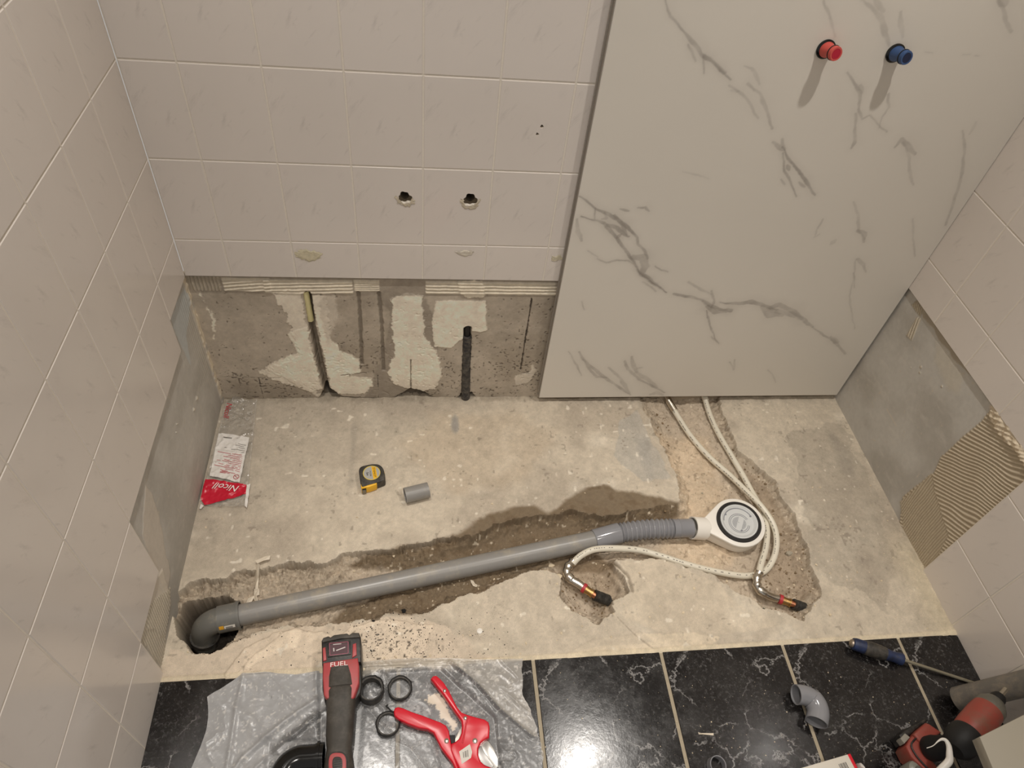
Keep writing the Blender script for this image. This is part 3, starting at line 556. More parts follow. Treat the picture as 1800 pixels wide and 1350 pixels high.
# ------------------------------------------------------------------ marble look shower panel
YP = -0.016; PX0 = px(965, 610, 1, YP).x; PZ0 = px(1200, 697, 1, YP).z; PTOP = 2.12
def PP(pts): return [(lambda v: (v.x, v.z))(px(x, y, 1, YP)) for x, y in pts]
panel = empty('shower_wall_panel', (PX0, YP, PZ0), 'large white marble-look shower wall panel with grey veins leaning flush on the tiled back wall', 'wall panel')
def panel_mat():
    m, nt, b = newmat('satin_marble_panel'); L = nt.links.new
    a = N(nt, 'ShaderNodeVertexColor', layer_name='surface'); L(a.outputs['Color'], b.inputs['Base Color']); b.inputs['Roughness'].default_value = .38; b.inputs['Specular IOR Level'].default_value = .4; return m
M_PANEL = panel_mat()
VEINS = [  # points, half width px, strength
 ([(1018, 345), (1030, 352), (1045, 366), (1062, 374), (1085, 385), (1105, 400), (1120, 418), (1122, 430), (1132, 440), (1138, 455)], 2.6, .75),
 ([(1023, 380), (1045, 388), (1062, 392), (1070, 402), (1085, 420), (1095, 435), (1110, 455), (1125, 480), (1150, 498), (1172, 514)], 2.4, .8),
 ([(1046, 366), (1046, 386)], 2, .6), ([(1062, 374), (1066, 384), (1058, 386)], 1.5, .5), ([(1068, 396), (1085, 400), (1098, 412), (1105, 416)], 3, .7), ([(1080, 378), (1095, 395), (1102, 412)], 2.5, .55), ([(1083, 418), (1092, 412)], 2.5, .6),
 ([(1112, 452), (1128, 455), (1134, 470), (1128, 482), (1140, 488)], 8, .6), ([(1120, 475), (1140, 490), (1160, 506)], 5, .5),
 ([(1050, 456), (1066, 462), (1085, 457), (1105, 458), (1118, 470)], 2, .5), ([(1033, 440), (1050, 452)], 1.2, .35), ([(1015, 385), (1017, 410), (1022, 422)], 3.2, .4),
 ([(1130, 496), (1145, 504), (1152, 512)], 3, .35), ([(1152, 468), (1162, 475), (1173, 478)], 1.5, .6), ([(1090, 367), (1105, 370)], 1.5, .5), ([(1122, 365), (1135, 364), (1142, 371)], 2.2, .5),
 ([(1185, 517), (1212, 522), (1235, 528), (1252, 538), (1270, 545), (1285, 546)], 5, .75), ([(1210, 496), (1235, 510), (1250, 518)], 3.5, .35), ([(1250, 512), (1256, 530), (1252, 538)], 5, .6), ([(1235, 530), (1258, 548), (1275, 547)], 6, .6),
 ([(1265, 532), (1300, 534), (1320, 530), (1345, 538), (1365, 545)], 3.5, .6), ([(1340, 540), (1355, 552), (1375, 555)], 7, .45), ([(1350, 542), (1370, 536), (1395, 548), (1410, 560), (1428, 575)], 5, .5), ([(1365, 548), (1390, 552), (1408, 560)], 7, .4),
 ([(1428, 575), (1450, 590), (1465, 598), (1485, 622)], 2.5, .45), ([(1460, 592), (1472, 602)], 4, .4), ([(1243, 545), (1246, 565), (1252, 582), (1258, 598), (1264, 604)], 1.8, .6), ([(1250, 592), (1262, 602)], 3, .4),
 ([(1000, 618), (1012, 640), (1018, 652), (1021, 660)], 1.4, .5), ([(1018, 618), (1025, 632), (1040, 645), (1052, 655), (1068, 668), (1085, 678), (1105, 692)], 3, .55), ([(1025, 632), (1038, 652), (1050, 662), (1065, 664)], 2.6, .5), ([(1070, 646), (1085, 660), (1098, 676), (1108, 694)], 3, .38),
 ([(1110, 627), (1114, 645), (1120, 655)], 4.2, .5), ([(1098, 635), (1104, 650), (1125, 668), (1150, 680), (1168, 690)], 3, .55), ([(1118, 655), (1140, 668), (1155, 682)], 5.5, .42), ([(1120, 648), (1128, 646)], 2, .4), ([(1143, 693), (1155, 690), (1165, 694)], 5, .35),
 ([(1022, 530), (1027, 545)], 1.2, .4), ([(1283, 636), (1290, 650), (1292, 632)], 2, .4), ([(1350, 650), (1360, 662), (1363, 672)], 2.4, .28),
 ([(1170, 0), (1178, 30), (1200, 52), (1215, 72), (1235, 98), (1255, 112), (1272, 128), (1285, 140)], 2.6, .6), ([(1210, 78), (1218, 100), (1222, 108)], 1.6, .5), ([(1236, 100), (1238, 128)], 1.5, .5), ([(1238, 98), (1258, 114), (1275, 128)], 3.6, .5),
 ([(1282, 150), (1305, 165), (1320, 185), (1332, 208)], 2, .3), ([(1308, 116), (1322, 120), (1330, 135), (1335, 148)], 2.5, .3), ([(1315, 148), (1335, 165), (1345, 190), (1358, 225)], 3.6, .42), ([(1285, 160), (1298, 160)], 2, .25),
 ([(1358, 250), (1370, 258), (1378, 262), (1375, 245)], 4, .45), ([(1376, 258), (1385, 278), (1400, 295), (1415, 315), (1425, 335), (1432, 343)], 2.4, .7), ([(1376, 268), (1380, 300), (1392, 325), (1400, 345)], 2, .55), ([(1385, 290), (1388, 298)], 3, .5), ([(1405, 320), (1414, 328)], 2.5, .4), ([(1373, 315), (1380, 325)], 2, .4),
 ([(1448, 0), (1455, 20), (1463, 45), (1467, 65)], 3.5, .35), ([(1515, 0), (1535, 15), (1548, 35), (1555, 60), (1562, 80)], 5, .38), ([(1538, 0), (1552, 20)], 6, .35), ([(1585, 20), (1583, 45), (1587, 65)], 3, .28),
 ([(1490, 128), (1502, 145), (1512, 163), (1510, 190), (1515, 210), (1528, 203), (1540, 215), (1548, 225), (1558, 232)], 2.6, .5), ([(1505, 200), (1502, 230), (1503, 250), (1497, 260)], 3.2, .45), ([(1562, 165), (1562, 190), (1552, 205), (1545, 225)], 3, .38), ([(1512, 150), (1515, 163)], 3, .35),
 ([(1573, 258), (1585, 245), (1598, 262), (1608, 270)], 4.5, .45), ([(1588, 250), (1598, 278), (1600, 310), (1606, 325)], 2.5, .28), ([(1692, 230), (1696, 260), (1692, 300), (1684, 330), (1672, 370), (1662, 395)], 2.2, .38), ([(1715, 215), (1705, 235)], 3, .2),
 ([(1500, 355), (1508, 380), (1510, 405), (1520, 420)], 2, .3), ([(1508, 405), (1520, 410), (1518, 425)], 4.5, .4), ([(1446, 385), (1436, 405), (1430, 418), (1440, 412)], 2.4, .32), ([(1604, 385), (1605, 420), (1608, 450)], 1.8, .32), ([(1462, 428), (1468, 422)], 4, .2),
 ([(1505, 455), (1500, 490), (1493, 520), (1498, 560), (1503, 578)], 1.4, .28), ([(1508, 455), (1518, 465), (1522, 478)], 3, .35), ([(1500, 480), (1502, 505)], 1.8, .35),
 ([(1755, 0), (1764, 12), (1768, 40), (1778, 55)], 3, .35), ([(1760, 0), (1768, 8)], 6, .3), ([(1625, 92), (1640, 93)], .5, .3), ([(1692, 96), (1706, 96)], .5, .3), ([(1715, 97), (1722, 98)], .5, .3), ([(1200, 303), (1225, 306), (1245, 315)], 1.3, .2)]
def build_panel():
    Zs = np.concatenate([axes(PZ0 + .0015, 1.30, 0.0017), axes(1.33, PTOP, 0.05)])
    X, Z = np.meshgrid(axes(PX0, W - .0015, 0.0017), Zs, indexing='ij')
    n1 = fbm(X, Z, .02, 5, 201); n2 = fbm(X, Z, .02, 5, 207); n3 = fbm(X, Z, .05, 4, 211)
    WX, WZ = X + .0030 * n1, Z + .0030 * n2
    base = hexc('dfd9ce'); vein = hexc('8c847c'); k = np.zeros(X.shape)
    for pts, hw, st in VEINS:
        Q = PP(pts); xs = [q[0] for q in Q]; zs = [q[1] for q in Q]; hw_m = hw * 0.0011; r = hw_m * 5 + .008
        i0, i1 = np.searchsorted(X[:, 0], [min(xs) - r, max(xs) + r]); j0, j1 = np.searchsorted(Z[0], [min(zs) - r, max(zs) + r])
        if i1 <= i0 or j1 <= j0: continue
        s = (slice(i0, i1), slice(j0, j1)); d, t = lined(WX[s], WZ[s], Q)
        w = hw_m * (0.55 + 0.6 * np.sin(math.pi * np.clip(t, .06, .94))) * (1 + 1.1 * n3[s])
        w = np.maximum(w, .0005); ed = .0012 + hw_m * .25
        core = sst(-d, -w - ed, -w + ed * .3) * (0.72 + 0.5 * n2[s]); halo = 0.16 * np.exp(-(d / (w * 3 + .004)) ** 2)
        k[s] = 1 - (1 - k[s]) * (1 - np.clip(core * st, 0, 1)) * (1 - halo * st)
    k = np.clip(k, 0, 1)
    C = mixc(base * (1 + .03 * fbm(X, Z, .3, 3, 221))[..., None], vein, k * 0.95)
    P = np.stack([X, YP + 0 * X, Z], -1)
    link('face_sheet', grid_mesh('face_sheet', P, C, flip=False), M_PANEL, panel, smooth=False)
build_panel()
def box_bm(bm, a, b, mi=0):
    v = [bm.verts.new((x, y, z)) for x in (a[0], b[0]) for y in (a[1], b[1]) for z in (a[2], b[2])]
    for f in ((0, 1, 3, 2), (4, 6, 7, 5), (0, 4, 5, 1), (2, 3, 7, 6), (0, 2, 6, 4), (1, 5, 7, 3)):
        q = bm.faces.new([v[k] for k in f]); q.material_index = mi
def boxobj(name, a, b, mat, parent=None, bev=0.0, seg=2, mtx=None):
    bm = bmesh.new(); box_bm(bm, a, b)
    if bev: bmesh.ops.bevel(bm, geom=bm.edges[:], offset=bev, segments=seg, affect='EDGES', profile=.5)
    if mtx is not None: bm.transform(mtx)
    return from_bm(name, bm, mat, parent)
M_PEDGE = pmat('panel_core_edge', 'b9b0a2', .6)
M_ALU = pmat('satin_aluminium', 'a59e94', .45, .3, bump=.1)
boxobj('backing_board', (PX0 + .0005, YP + .0004, PZ0), (W - .0012, -0.0022, PTOP), M_PEDGE, panel)
bm = bmesh.new()
box_bm(bm, (PX0 - .0016, YP - .0006, PZ0), (PX0 - .0001, -.0018, PTOP)); box_bm(bm, (PX0 - .0052, -.0060, PZ0), (PX0 - .0017, -.0018, PTOP))
edge = from_bm('edge_trim', bm, M_ALU, panel); edge['label'] = 'thin aluminium edge profile on the left side of the panel'

# ------------------------------------------------------------------ shape helpers for the objects
def catmull(P, n=8):
    P = [Vector(p) for p in P]; out = []
    for i in range(len(P) - 1):
        p0 = P[max(i - 1, 0)]; p1 = P[i]; p2 = P[i + 1]; p3 = P[min(i + 2, len(P) - 1)]
        for k in range(n):
            t = k / n; out.append(0.5 * ((2 * p1) + (p2 - p0) * t + (2 * p0 - 5 * p1 + 4 * p2 - p3) * t * t + (3 * p1 - p0 - 3 * p2 + p3) * t ** 3))
    out.append(P[-1]); return out
def frames(P):
    T = []
    for i in range(len(P)):
        a = P[max(i - 1, 0)]; b = P[min(i + 1, len(P) - 1)]; T.append((b - a).normalized())
    n = T[0].orthogonal().normalized() if abs(T[0].z) > .95 else (Vector((0, 0, 1)) - T[0] * T[0].z).normalized()
    R = []
    for t in T:
        n = (n - t * n.dot(t)).normalized(); R.append((t, n, t.cross(n)))
    return R
def tube_bm(bm, P, r, n=20, cap0=True, cap1=True, mi=0, sx=1.0):
    """P points, r radius or list; inner radius via hollow()"""
    P = [Vector(p) for p in P]; FR = frames(P); rings = []
    if not isinstance(r, (list, tuple)): r = [r] * len(P)
    for p, (t, a, b), rr in zip(P, FR, r):
        rings.append([bm.verts.new(p + (a * math.cos(2 * math.pi * k / n) + b * sx * math.sin(2 * math.pi * k / n)) * rr) for k in range(n)])
    for A, B in zip(rings, rings[1:]):
        for k in range(n): bm.faces.new((A[k], A[(k + 1) % n], B[(k + 1) % n], B[k])).material_index = mi
    if cap0: bm.faces.new(rings[0][::-1]).material_index = mi
    if cap1: bm.faces.new(rings[-1]).material_index = mi
    return rings
def tube(name, P, r, mat, parent=None, n=20, **k):
    bm = bmesh.new(); tube_bm(bm, P, r, n, **k); return from_bm(name, bm, mat, parent)
def hollow(name, P, r, th, mat, parent=None, n=32, r_list=None):
    bm = bmesh.new(); P = [Vector(p) for p in P]; ro = r_list or [r] * len(P)
    A = tube_bm(bm, P, ro, n, False, False); B = tube_bm(bm, P, [q - th for q in ro], n, False, False)
    for X, Y in ((A[0], B[0]), (A[-1], B[-1])):
        for k in range(n): bm.faces.new((X[k], X[(k + 1) % n], Y[(k + 1) % n], Y[k]))
    return from_bm(name, bm, mat, parent)
def lathe_bm(bm, prof, mtx, n=32, mi=0, closed=False):
    rings = [[bm.verts.new(mtx @ Vector((r * math.cos(2 * math.pi * k / n), r * math.sin(2 * math.pi * k / n), z))) for k in range(n)] for r, z in prof]
    for A, B in zip(rings, rings[1:] + ([rings[0]] if closed else [])):
        for k in range(n): bm.faces.new((A[k], A[(k + 1) % n], B[(k + 1) % n], B[k])).material_index = mi
    if not closed:
        if prof[0][0] > 1e-5: bm.faces.new(rings[0][::-1]).material_index = mi
        if prof[-1][0] > 1e-5: bm.faces.new(rings[-1]).material_index = mi
def lathe(name, prof, mtx, mat, parent=None, n=32, closed=False):
    bm = bmesh.new(); lathe_bm(bm, prof, mtx, n, closed=closed); bmesh.ops.remove_doubles(bm, verts=bm.verts, dist=1e-6); return from_bm(name, bm, mat, parent)
def axis_mtx(p, d, up=None):
    d = Vector(d).normalized(); a = Vector(up).normalized() if up is not None else d.orthogonal().normalized()
    a = (a - d * a.dot(d)).normalized(); b = d.cross(a); m = Matrix((a, b, d)).transposed().to_4x4(); m.translation = Vector(p); return m
def prism(name, pts, z0, z1, mat, parent=None, bev=0.0, seg=2, mtx=None, smooth=True):
    """pts: xy outline"""
    bm = bmesh.new(); A = [bm.verts.new((p[0], p[1], z0)) for p in pts]; B = [bm.verts.new((p[0], p[1], z1)) for p in pts]; n = len(pts)
    bm.faces.new(A[::-1]); bm.faces.new(B)
    for k in range(n): bm.faces.new((A[k], A[(k + 1) % n], B[(k + 1) % n], B[k]))
    bmesh.ops.recalc_face_normals(bm, faces=bm.faces)
    if bev:
        top = [e for e in bm.edges if all(abs(v.co.z - z1) < 1e-7 for v in e.verts) or all(abs(v.co.z - z0) < 1e-7 for v in e.verts)]
        bmesh.ops.bevel(bm, geom=top, offset=bev, segments=seg, affect='EDGES', profile=.5, clamp_overlap=True)
    if mtx is not None: bm.transform(mtx)
    return from_bm(name, bm, mat, parent, smooth)
def smooth_outline(P, n=6):
    m = len(P); out = []
    for i in range(m):
        p0, p1, p2, p3 = (Vector((*P[(i + k) % m], 0)) for k in (-1, 0, 1, 2))
        for k in range(n):
            t = k / n; q = 0.5 * ((2 * p1) + (p2 - p0) * t + (2 * p0 - 5 * p1 + 4 * p2 - p3) * t * t + (3 * p1 - p0 - 3 * p2 + p3) * t ** 3); out.append((q.x, q.y))
    return out
def text(name, s, size, mtx, mat, parent=None, ext=0.0002, sx=1.0, shear=0.0):
    cu = bpy.data.curves.new('t', 'FONT'); cu.body = s; cu.size = size; cu.extrude = ext; cu.align_x = 'CENTER'; cu.align_y = 'CENTER'; cu.shear = shear; cu.resolution_u = 3
    o = bpy.data.objects.new('t', cu); COL.objects.link(o); dg = bpy.context.evaluated_depsgraph_get(); me = bpy.data.meshes.new_from_object(o.evaluated_get(dg)); bpy.data.objects.remove(o)
    me.name = name; me.transform(Matrix.Diagonal((sx, 1, 1, 1))); me.transform(mtx); me.materials.clear(); return link(name, me, mat, parent, smooth=False)
def flatm(c, xdir, ydir_hint=None, nrm=(0, 0, 1)):
    x = Vector(xdir).normalized(); z = Vector(nrm).normalized(); x = (x - z * x.dot(z)).normalized(); y = z.cross(x); m = Matrix((x, y, z)).transposed().to_4x4(); m.translation = Vector(c); return m
def strip(bm, a, b, w, up=(0, 0, 1), mi=0):
    a, b = Vector(a), Vector(b); d = (b - a).normalized(); s = Vector(up).cross(d).normalized() * w / 2
    f = bm.faces.new([bm.verts.new(p) for p in (a - s, b - s, b + s, a + s)]); f.material_index = mi

M_GPVC = pmat('grey_pvc', '8b8883', .32, var=.05, bump=.05, dirt='a39a8a', dirt_amt=.35, dscale=18)
M_GPVC2 = pmat('glossy_grey_pvc', '87878a', .15, var=.03)
M_DPVC = pmat('dusty_dark_grey_pvc', '6a655e', .5, var=.1, dirt='8a8070', dirt_amt=.5)
M_WPL = pmat('white_plastic', 'e9e4da', .35); M_WGREY = pmat('light_grey_plastic', 'c9cac8', .3); M_WDARK = pmat('mid_grey_plastic', '84858a', .4)  # last one: darker grey of the cover slots, rims and screws
M_BLK = pmat('black_rubber', '141312', .6, bump=.1); M_BGLOSS = pmat('black_gloss_plastic', '0b0b0b', .16); M_BDUST = pmat('dusty_black_rubber', '2b2926', .6, dirt='5a544b', dirt_amt=.7, dscale=60, bump=.2)
M_HOSE = pmat('cream_multilayer_pipe', 'ddd6c4', .35); M_INK = pmat('grey_ink', '55504a', .7); M_CHROME = pmat('nickel_fitting', 'cfc8bc', .22, 1.0, bump=.1, bscale=300); M_BRASS = pmat('brass', 'b89460', .3, 1.0); M_COPPER = pmat('copper', 'bd7f60', .3, 1.0)
M_REDR = pmat('red_plastic_ring', 'b03038', .4); M_RED = pmat('red_enamel', 'd3172c', .28, spec=.5, var=.03); M_STEEL = pmat('polished_steel', 'd5d3cf', .2, 1.0); M_YEL = pmat('yellow_plastic', 'f0b81e', .35); M_PAPER = pmat('white_paper', 'dcd6cc', .7); M_INKR = pmat('red_ink', 'b8303f', .7); M_INKB = pmat('black_ink', '1c1a1a', .7)

# red and blue wall plugs
def plug(base, hx, hxi, label):
    b = px(*base, 1, YP); t = empty('pipe_plug', b, label, 'pipe plug')
    m = pmat('plug_' + hx, hx, .45); mi = pmat('plug_in_' + hxi, hxi, .5)
    d = Vector((0.14, -1, 0.16)).normalized(); mt = axis_mtx(b, d)
    lathe('seal', [(.0, -.001), (.0185, -.001), (.0185, .003), (.0165, .0045), (.0, .0045)], axis_mtx(b, (0, -1, 0)), M_BGLOSS, t)
    lathe('body', [(.0150, .003), (.0150, .006), (.0128, .012), (.0118, .022), (.0122, .026), (.0136, .0262), (.0136, .0272), (.0122, .0275), (.0132, .0282), (.0134, .034), (.0125, .0362), (.0095, .0362), (.0088, .034)], mt, m, t)
    lathe('socket', [(.0091, .0361), (.0078, .028), (.0070, .015), (.0, .015)], mt, mi, t)
    lathe('sealing_ring', [(.0124, .0262), (.0142, .0264), (.0142, .0278), (.0124, .028)], mt, M_BLK, t, closed=True)
    return t
plug((1451, 86), 'c8524a', 'b01030', 'red pipe plug sticking out of the marble panel')
plug((1573, 93), '34507c', '0c1a3c', 'blue pipe plug sticking out of the marble panel')

# waste pipe
PA, PBv = fl(415, 1083, -.022), fl(1045, 949, -.008)
dirp = (PBv - PA).normalized(); RP = .0245
waste = empty('waste_pipe', Vector((PA.x, PA.y, -.05)), 'long grey plastic waste pipe with corrugated end lying in the floor trench', 'pipe')
tube('straight_pipe', [PA - dirp * .02, PA.lerp(PBv, .3), PA.lerp(PBv, .6), PBv], RP, M_GPVC, waste, n=40)
# elbow
e0 = PA + dirp * .010; hz = Vector((dirp.x, dirp.y, 0)).normalized()
arc = [PA - dirp * .035]
Rb = .040; c0 = arc[0]; dn = Vector((0.0, -.12, -1)).normalized()
for k in range(1, 11):
    a = k / 10 * math.radians(86); arc.append(c0 - dirp * Rb * math.sin(a) + dn * Rb * (1 - math.cos(a)))
last = (arc[-1] - arc[-2]).normalized(); arc += [arc[-1] + last * .02, arc[-1] + last * .05]
M_ELB = pmat('dark_grey_pvc', '6e6d68', .4, var=.06, dirt='8a8476', dirt_amt=.3)
bm = bmesh.new(); tube_bm(bm, arc, .0280, 36, cap0=False); elbow = from_bm('elbow', bm, M_ELB, waste)
hollow('elbow_socket', [e0, e0 - dirp * .006, e0 - dirp * .0061, e0 - dirp * .048], .0285, .0035, M_ELB, waste, r_list=[.0335, .0335, .0312, .0308])
tube('elbow_ring', [arc[-2] - last * .004, arc[-2] + last * .008], .0325, M_BDUST, waste, n=36)
def sticker(P, D, R, ang0, ang1, L0, L1, mat, parent, name):
    bm = bmesh.new(); mt = axis_mtx(P, D, (0, 0, 1)); k = 8; rows = []
    for i in range(k + 1):
        a = ang0 + (ang1 - ang0) * i / k; rows.append([bm.verts.new(mt @ Vector((math.cos(a) * R, math.sin(a) * R, L))) for L in (L0, L1)])
    for A, B in zip(rows, rows[1:]): bm.faces.new((A[0], A[1], B[1], B[0]))
    return from_bm(name, bm, mat, parent)
so = e0 - dirp * .04
sticker(so, dirp, .0318, 1.25, 0.95, -.004, .006, pmat('sticker_yellow', 'd9a028', .5), elbow, 'sticker')
sticker(so, dirp, .0318, 1.25, 1.0, .007, .030, M_PAPER, elbow, 'sticker'); sticker(so, dirp, .0321, 1.25, 1.08, .010, .025, M_GPVC, elbow, 'sticker')
# coupling and corrugated part
c1 = fl(1088, 937, -.004); d1 = (c1 - PBv).normalized(); c2 = fl(1182, 929, .004); c3 = fl(1216, 928, .004)
hollow('pipe_coupling', [PBv - d1 * .002, PBv + d1 * .002, c1], .027, .002, M_GPVC2, waste, r_list=[.0268, .0275, .0272])
path = catmull([c1, c1.lerp(c2, .5) + Vector((0, .004, 0)), c2], 60); rr = []
for i, p in enumerate(path): rr.append(.0222 + .0044 * (0.5 + .5 * math.cos(2 * math.pi * i / len(path) * 13)) ** .8)
fx = tube('corrugated_section', path, rr, M_GPVC2, waste, n=36)
tube('end_sleeve', [c2, c2.lerp(c3, .3), c2.lerp(c3, .32), c2.lerp(c3, .36), c3], [.0246, .0246, .0255, .0246, .0246], M_GPVC2, waste, n=36)

# shower trap
DC = fl(1299, 917, .022); tilt = Vector((-.05, -.06, 1)).normalized(); dd = Vector((c3.x - DC.x, c3.y - DC.y, 0)).normalized()
trap = empty('shower_trap', Vector((DC.x, DC.y, -.032)), 'round white low shower trap with black seal ring at the end of the grey pipe', 'drain')
def trap_outline(R, k, nk=.020):
    a0 = math.acos(min(.99, 1)); pts = []; base = math.atan2(dd.y, dd.x)
    for i in range(49):
        a = base + math.radians(52) + (2 * math.pi - math.radians(104)) * i / 48; pts.append((R * math.cos(a), R * math.sin(a)))
    s = Vector((-dd.y, dd.x)); e = Vector((dd.x, dd.y)) * k
    pts += [(e.x - s.x * nk, e.y - s.y * nk), (e.x + s.x * nk, e.y + s.y * nk)]
    return pts
mt = flatm(DC, (1, 0, 0), nrm=tilt)
prism('trap_body', trap_outline(.066, .088), -.050, -.010, M_WPL, trap, bev=.006, seg=3, mtx=mt)
prism('body_flange', trap_outline(.071, .092, .019), -.012, -.002, M_WPL, trap, bev=.003, seg=3, mtx=mt)
lathe('seal_ring', [(.0495, -.002), (.0495, .0005), (.051, .0020), (.0535, .0020), (.0540, .0012), (.0548, .0020), (.0580, .0020), (.0595, .0005), (.0595, -.002)], mt, pmat('seal_rubber', '1a1613', .5), trap, n=64)
bm = bmesh.new(); lathe_bm(bm, [(.0001, -.0012), (.040, -.0012), (.0415, .0), (.0438, .0012), (.0455, .0030), (.0496, .0030), (.0496, -.002)], mt, 64); bmesh.ops.recalc_face_normals(bm, faces=bm.faces)
for i in range(-8, 9):
    o = i * .0021; L = math.sqrt(max(0, .0185 ** 2 - o * o)); dx, dy = math.cos(-.5), math.sin(-.5)
    for sg in (-1, 1):
        i0 = .005 + .004 * (sg > 0)
        if L > i0: strip(bm, mt @ Vector((-dy * o + dx * i0 * sg, dx * o + dy * i0 * sg - .004, -.0009)), mt @ Vector((-dy * o + dx * L * sg, dx * o + dy * L * sg - .004, -.0009)), .0009, tilt, 1)
from_bm('trap_cover', bm, [M_WGREY, M_WDARK], trap, recalc=False)
bm = bmesh.new()
for R in (.0235, .0275, .040):
    P = [mt @ Vector((R * math.cos(a), R * math.sin(a) - .004 * (R < .03), -.0009)) for a in [math.radians(20 + (150 if R > .03 else 320) * i / 30) for i in range(31)]]
    tube_bm(bm, P, .0007 if R < .03 else .0013, 8)
from_bm('moulded_rims', bm, M_WDARK, trap)
for (x, y) in ((-.030, .024), (.036, .014), (.0, -.026), (.0, 0.0)): lathe('cover_screw', [(.0, .0), (.0026, .0), (.0026, -.002)][::-1], mt @ Matrix.Translation((x, y, .0005)), M_WDARK if abs(x) + abs(y) > 0 else M_WGREY, trap, n=16)
cA, cB = Vector((DC.x, DC.y, 0)) + dd * .084, c3; cA.z = -.006
hollow('inlet_collar', [cA, cA.lerp(cB, .12), cA.lerp(cB, .13), cB - (cB - cA).normalized() * .0], .029, .003, M_WPL, trap, r_list=[.026, .026, .0298, .0298])

# water pipes
def hose(name_label, pix, zs, fit, fitz, tip):
    P = [fl(x, y, z) for (x, y), z in zip(pix, zs)]
    t = empty('water_pipe', (P[0].x, P[0].y, P[0].z - .008), name_label, 'pipe')
    path = catmull(P, 8); bm = bmesh.new(); tube_bm(bm, path, .0083, 20); bmesh.ops.recalc_face_normals(bm, faces=bm.faces); L = 0; rnd = random.Random(len(pix))
    for i in range(6, len(path) - 6):
        if rnd.random() < .62:
            a, b = path[i], path[i + 1]; vd = (CAM - a).normalized(); d = (b - a).normalized(); n = (vd - d * vd.dot(d)).normalized(); s = d.cross(n); n = (n * .93 + s * .25).normalized()
            strip(bm, a + n * .0086, a + (b - a) * rnd.uniform(.4, .9) + n * .0086, .0016, n, 1)
    from_bm('pipe_tube', bm, [M_HOSE, M_INK], t, recalc=False)
    F = [fl(x, y, z) for (x, y), z in zip(fit, fitz)]; fp = catmull(F, 8); rr = []
    for i, p in enumerate(fp):
        u = i / (len(fp) - 1); r = .0108 + .0012 * math.cos(u * 40)
        if u > .45: r = .0118 if u < .6 else .0098
        rr.append(r)
    el = tube('press_elbow', fp, rr, M_CHROME, t, n=24)
    a = F[-1]; b = fl(*tip[0], fitz[-1]); d = (b - a).normalized(); Lt = (b - a).length
    tube('red_ring', [a - d * .001, a + d * .007], .0125, M_REDR, t, n=24)
    tube('brass_nut', [a + d * .007, a + d * .012, a + d * .0121, a + d * .024, a + d * .0241, a + d * .028], [.0105, .0105, .0095, .0095, .0112, .0112], M_BRASS, t, n=16)
    tube('copper_stub', [a + d * .028, a + d * (Lt + .01)], .0078, M_COPPER, t, n=20)
    e = fl(*tip[1], fitz[-1] - .014); dd_ = (e - b).normalized(); cp = [b + (e - b) * (i / 60) for i in range(61)]
    tube('black_conduit', cp, [(.0125 + .0014 * math.cos(i * 1.5)) * (1 if i < 48 else max(.25, 1 - (i - 48) / 16)) for i in range(61)], M_BDUST, t, n=24)
    return t
A = [(1174, 700), (1182, 715), (1192, 733), (1215, 768), (1247, 804), (1282, 835), (1310, 862), (1338, 890), (1358, 920), (1365, 948), (1361, 978), (1345, 1003), (1318, 1012), (1286, 1010), (1240, 1001), (1200, 990), (1160, 977), (1122, 967), (1080, 964), (1045, 966), (1022, 976), (1007, 990)]
zA = [.0, -.008, -.012, -.013, -.012, -.008, .001, .004, -.004, -.010, -.016, -.024, -.024, -.018, -.014, -.010, -.008, -.004, .005, .009, .004, -.006]
zA = [z - .002 for z in zA]
hose('cream water pipe that loops round the trap and ends beside the long grey pipe', A, zA, [(1007, 988), (998, 998), (997, 1010), (1006, 1020), (1018, 1027), (1025, 1033)], [-.010, -.010, -.011, -.012, -.013, -.014], [(1045, 1046), (1076, 1058)])
B = [(1239, 699), (1243, 715), (1252, 740), (1266, 768), (1286, 802), (1307, 838), (1322, 866), (1339, 897), (1348, 930), (1346, 962), (1338, 990), (1334, 1008)]
zB = [-.002, -.010, -.013, -.013, -.014, -.017, -.020, -.018, -.016, -.012, -.006, -.002]
hose('cream water pipe running straight down beside the trap to the right pit', B, zB, [(1334, 1006), (1330, 1020), (1333, 1034), (1345, 1044), (1358, 1050), (1370, 1053)], [.000, -.004, -.010, -.016, -.022, -.024], [(1395, 1062), (1420, 1071)])
tube('press_sleeve', [fl(1172, 697, .0), fl(1177, 707, -.006), fl(1186, 722, -.012)], .0102, M_CHROME, bpy.data.objects['water_pipe'], n=20)
tube('press_sleeve', [fl(1238, 696, .0), fl(1241, 705, -.006)], .0098, M_HOSE, bpy.data.objects['water_pipe.001'], n=20)

# conduits in the wall chases
w0, w1 = px(538, 519, 1, .018), px(546, 562, 1, .020)
cream = empty('wall_conduit', w1, 'short cream conduit end in the slanting chase of the bare wall', 'conduit')
hollow('conduit_tube', [w0 + (w0 - w1) * .2, w1], .0085, .0012, pmat('cream_conduit', 'd8cf9c', .5), cream)
b0, b1, b2 = px(822, 562, 1, .016), px(819, 640, 1, .014), px(818, 712, 1, .006)
bc = empty('wall_conduit', b2, 'broken black conduit standing upright in the chase of the bare back wall', 'conduit')
bpth = catmull([px(821, 590, 1, .016), b1, b2], 40)
tube('conduit_tube', bpth, [.0130 + .0006 * math.cos(i * 1.1) for i in range(len(bpth))], pmat('black_conduit_plastic', '26262a', .4, dirt='6d675e', dirt_amt=.6, dscale=50), bc, n=20)
bm = bmesh.new(); rg = tube_bm(bm, catmull([px(821, 592, 1, .018), b0], 8), .0078, 12, cap1=False)
for k, v in enumerate(rg[-1]): v.co.z += .006 * math.sin(k * 2.3)
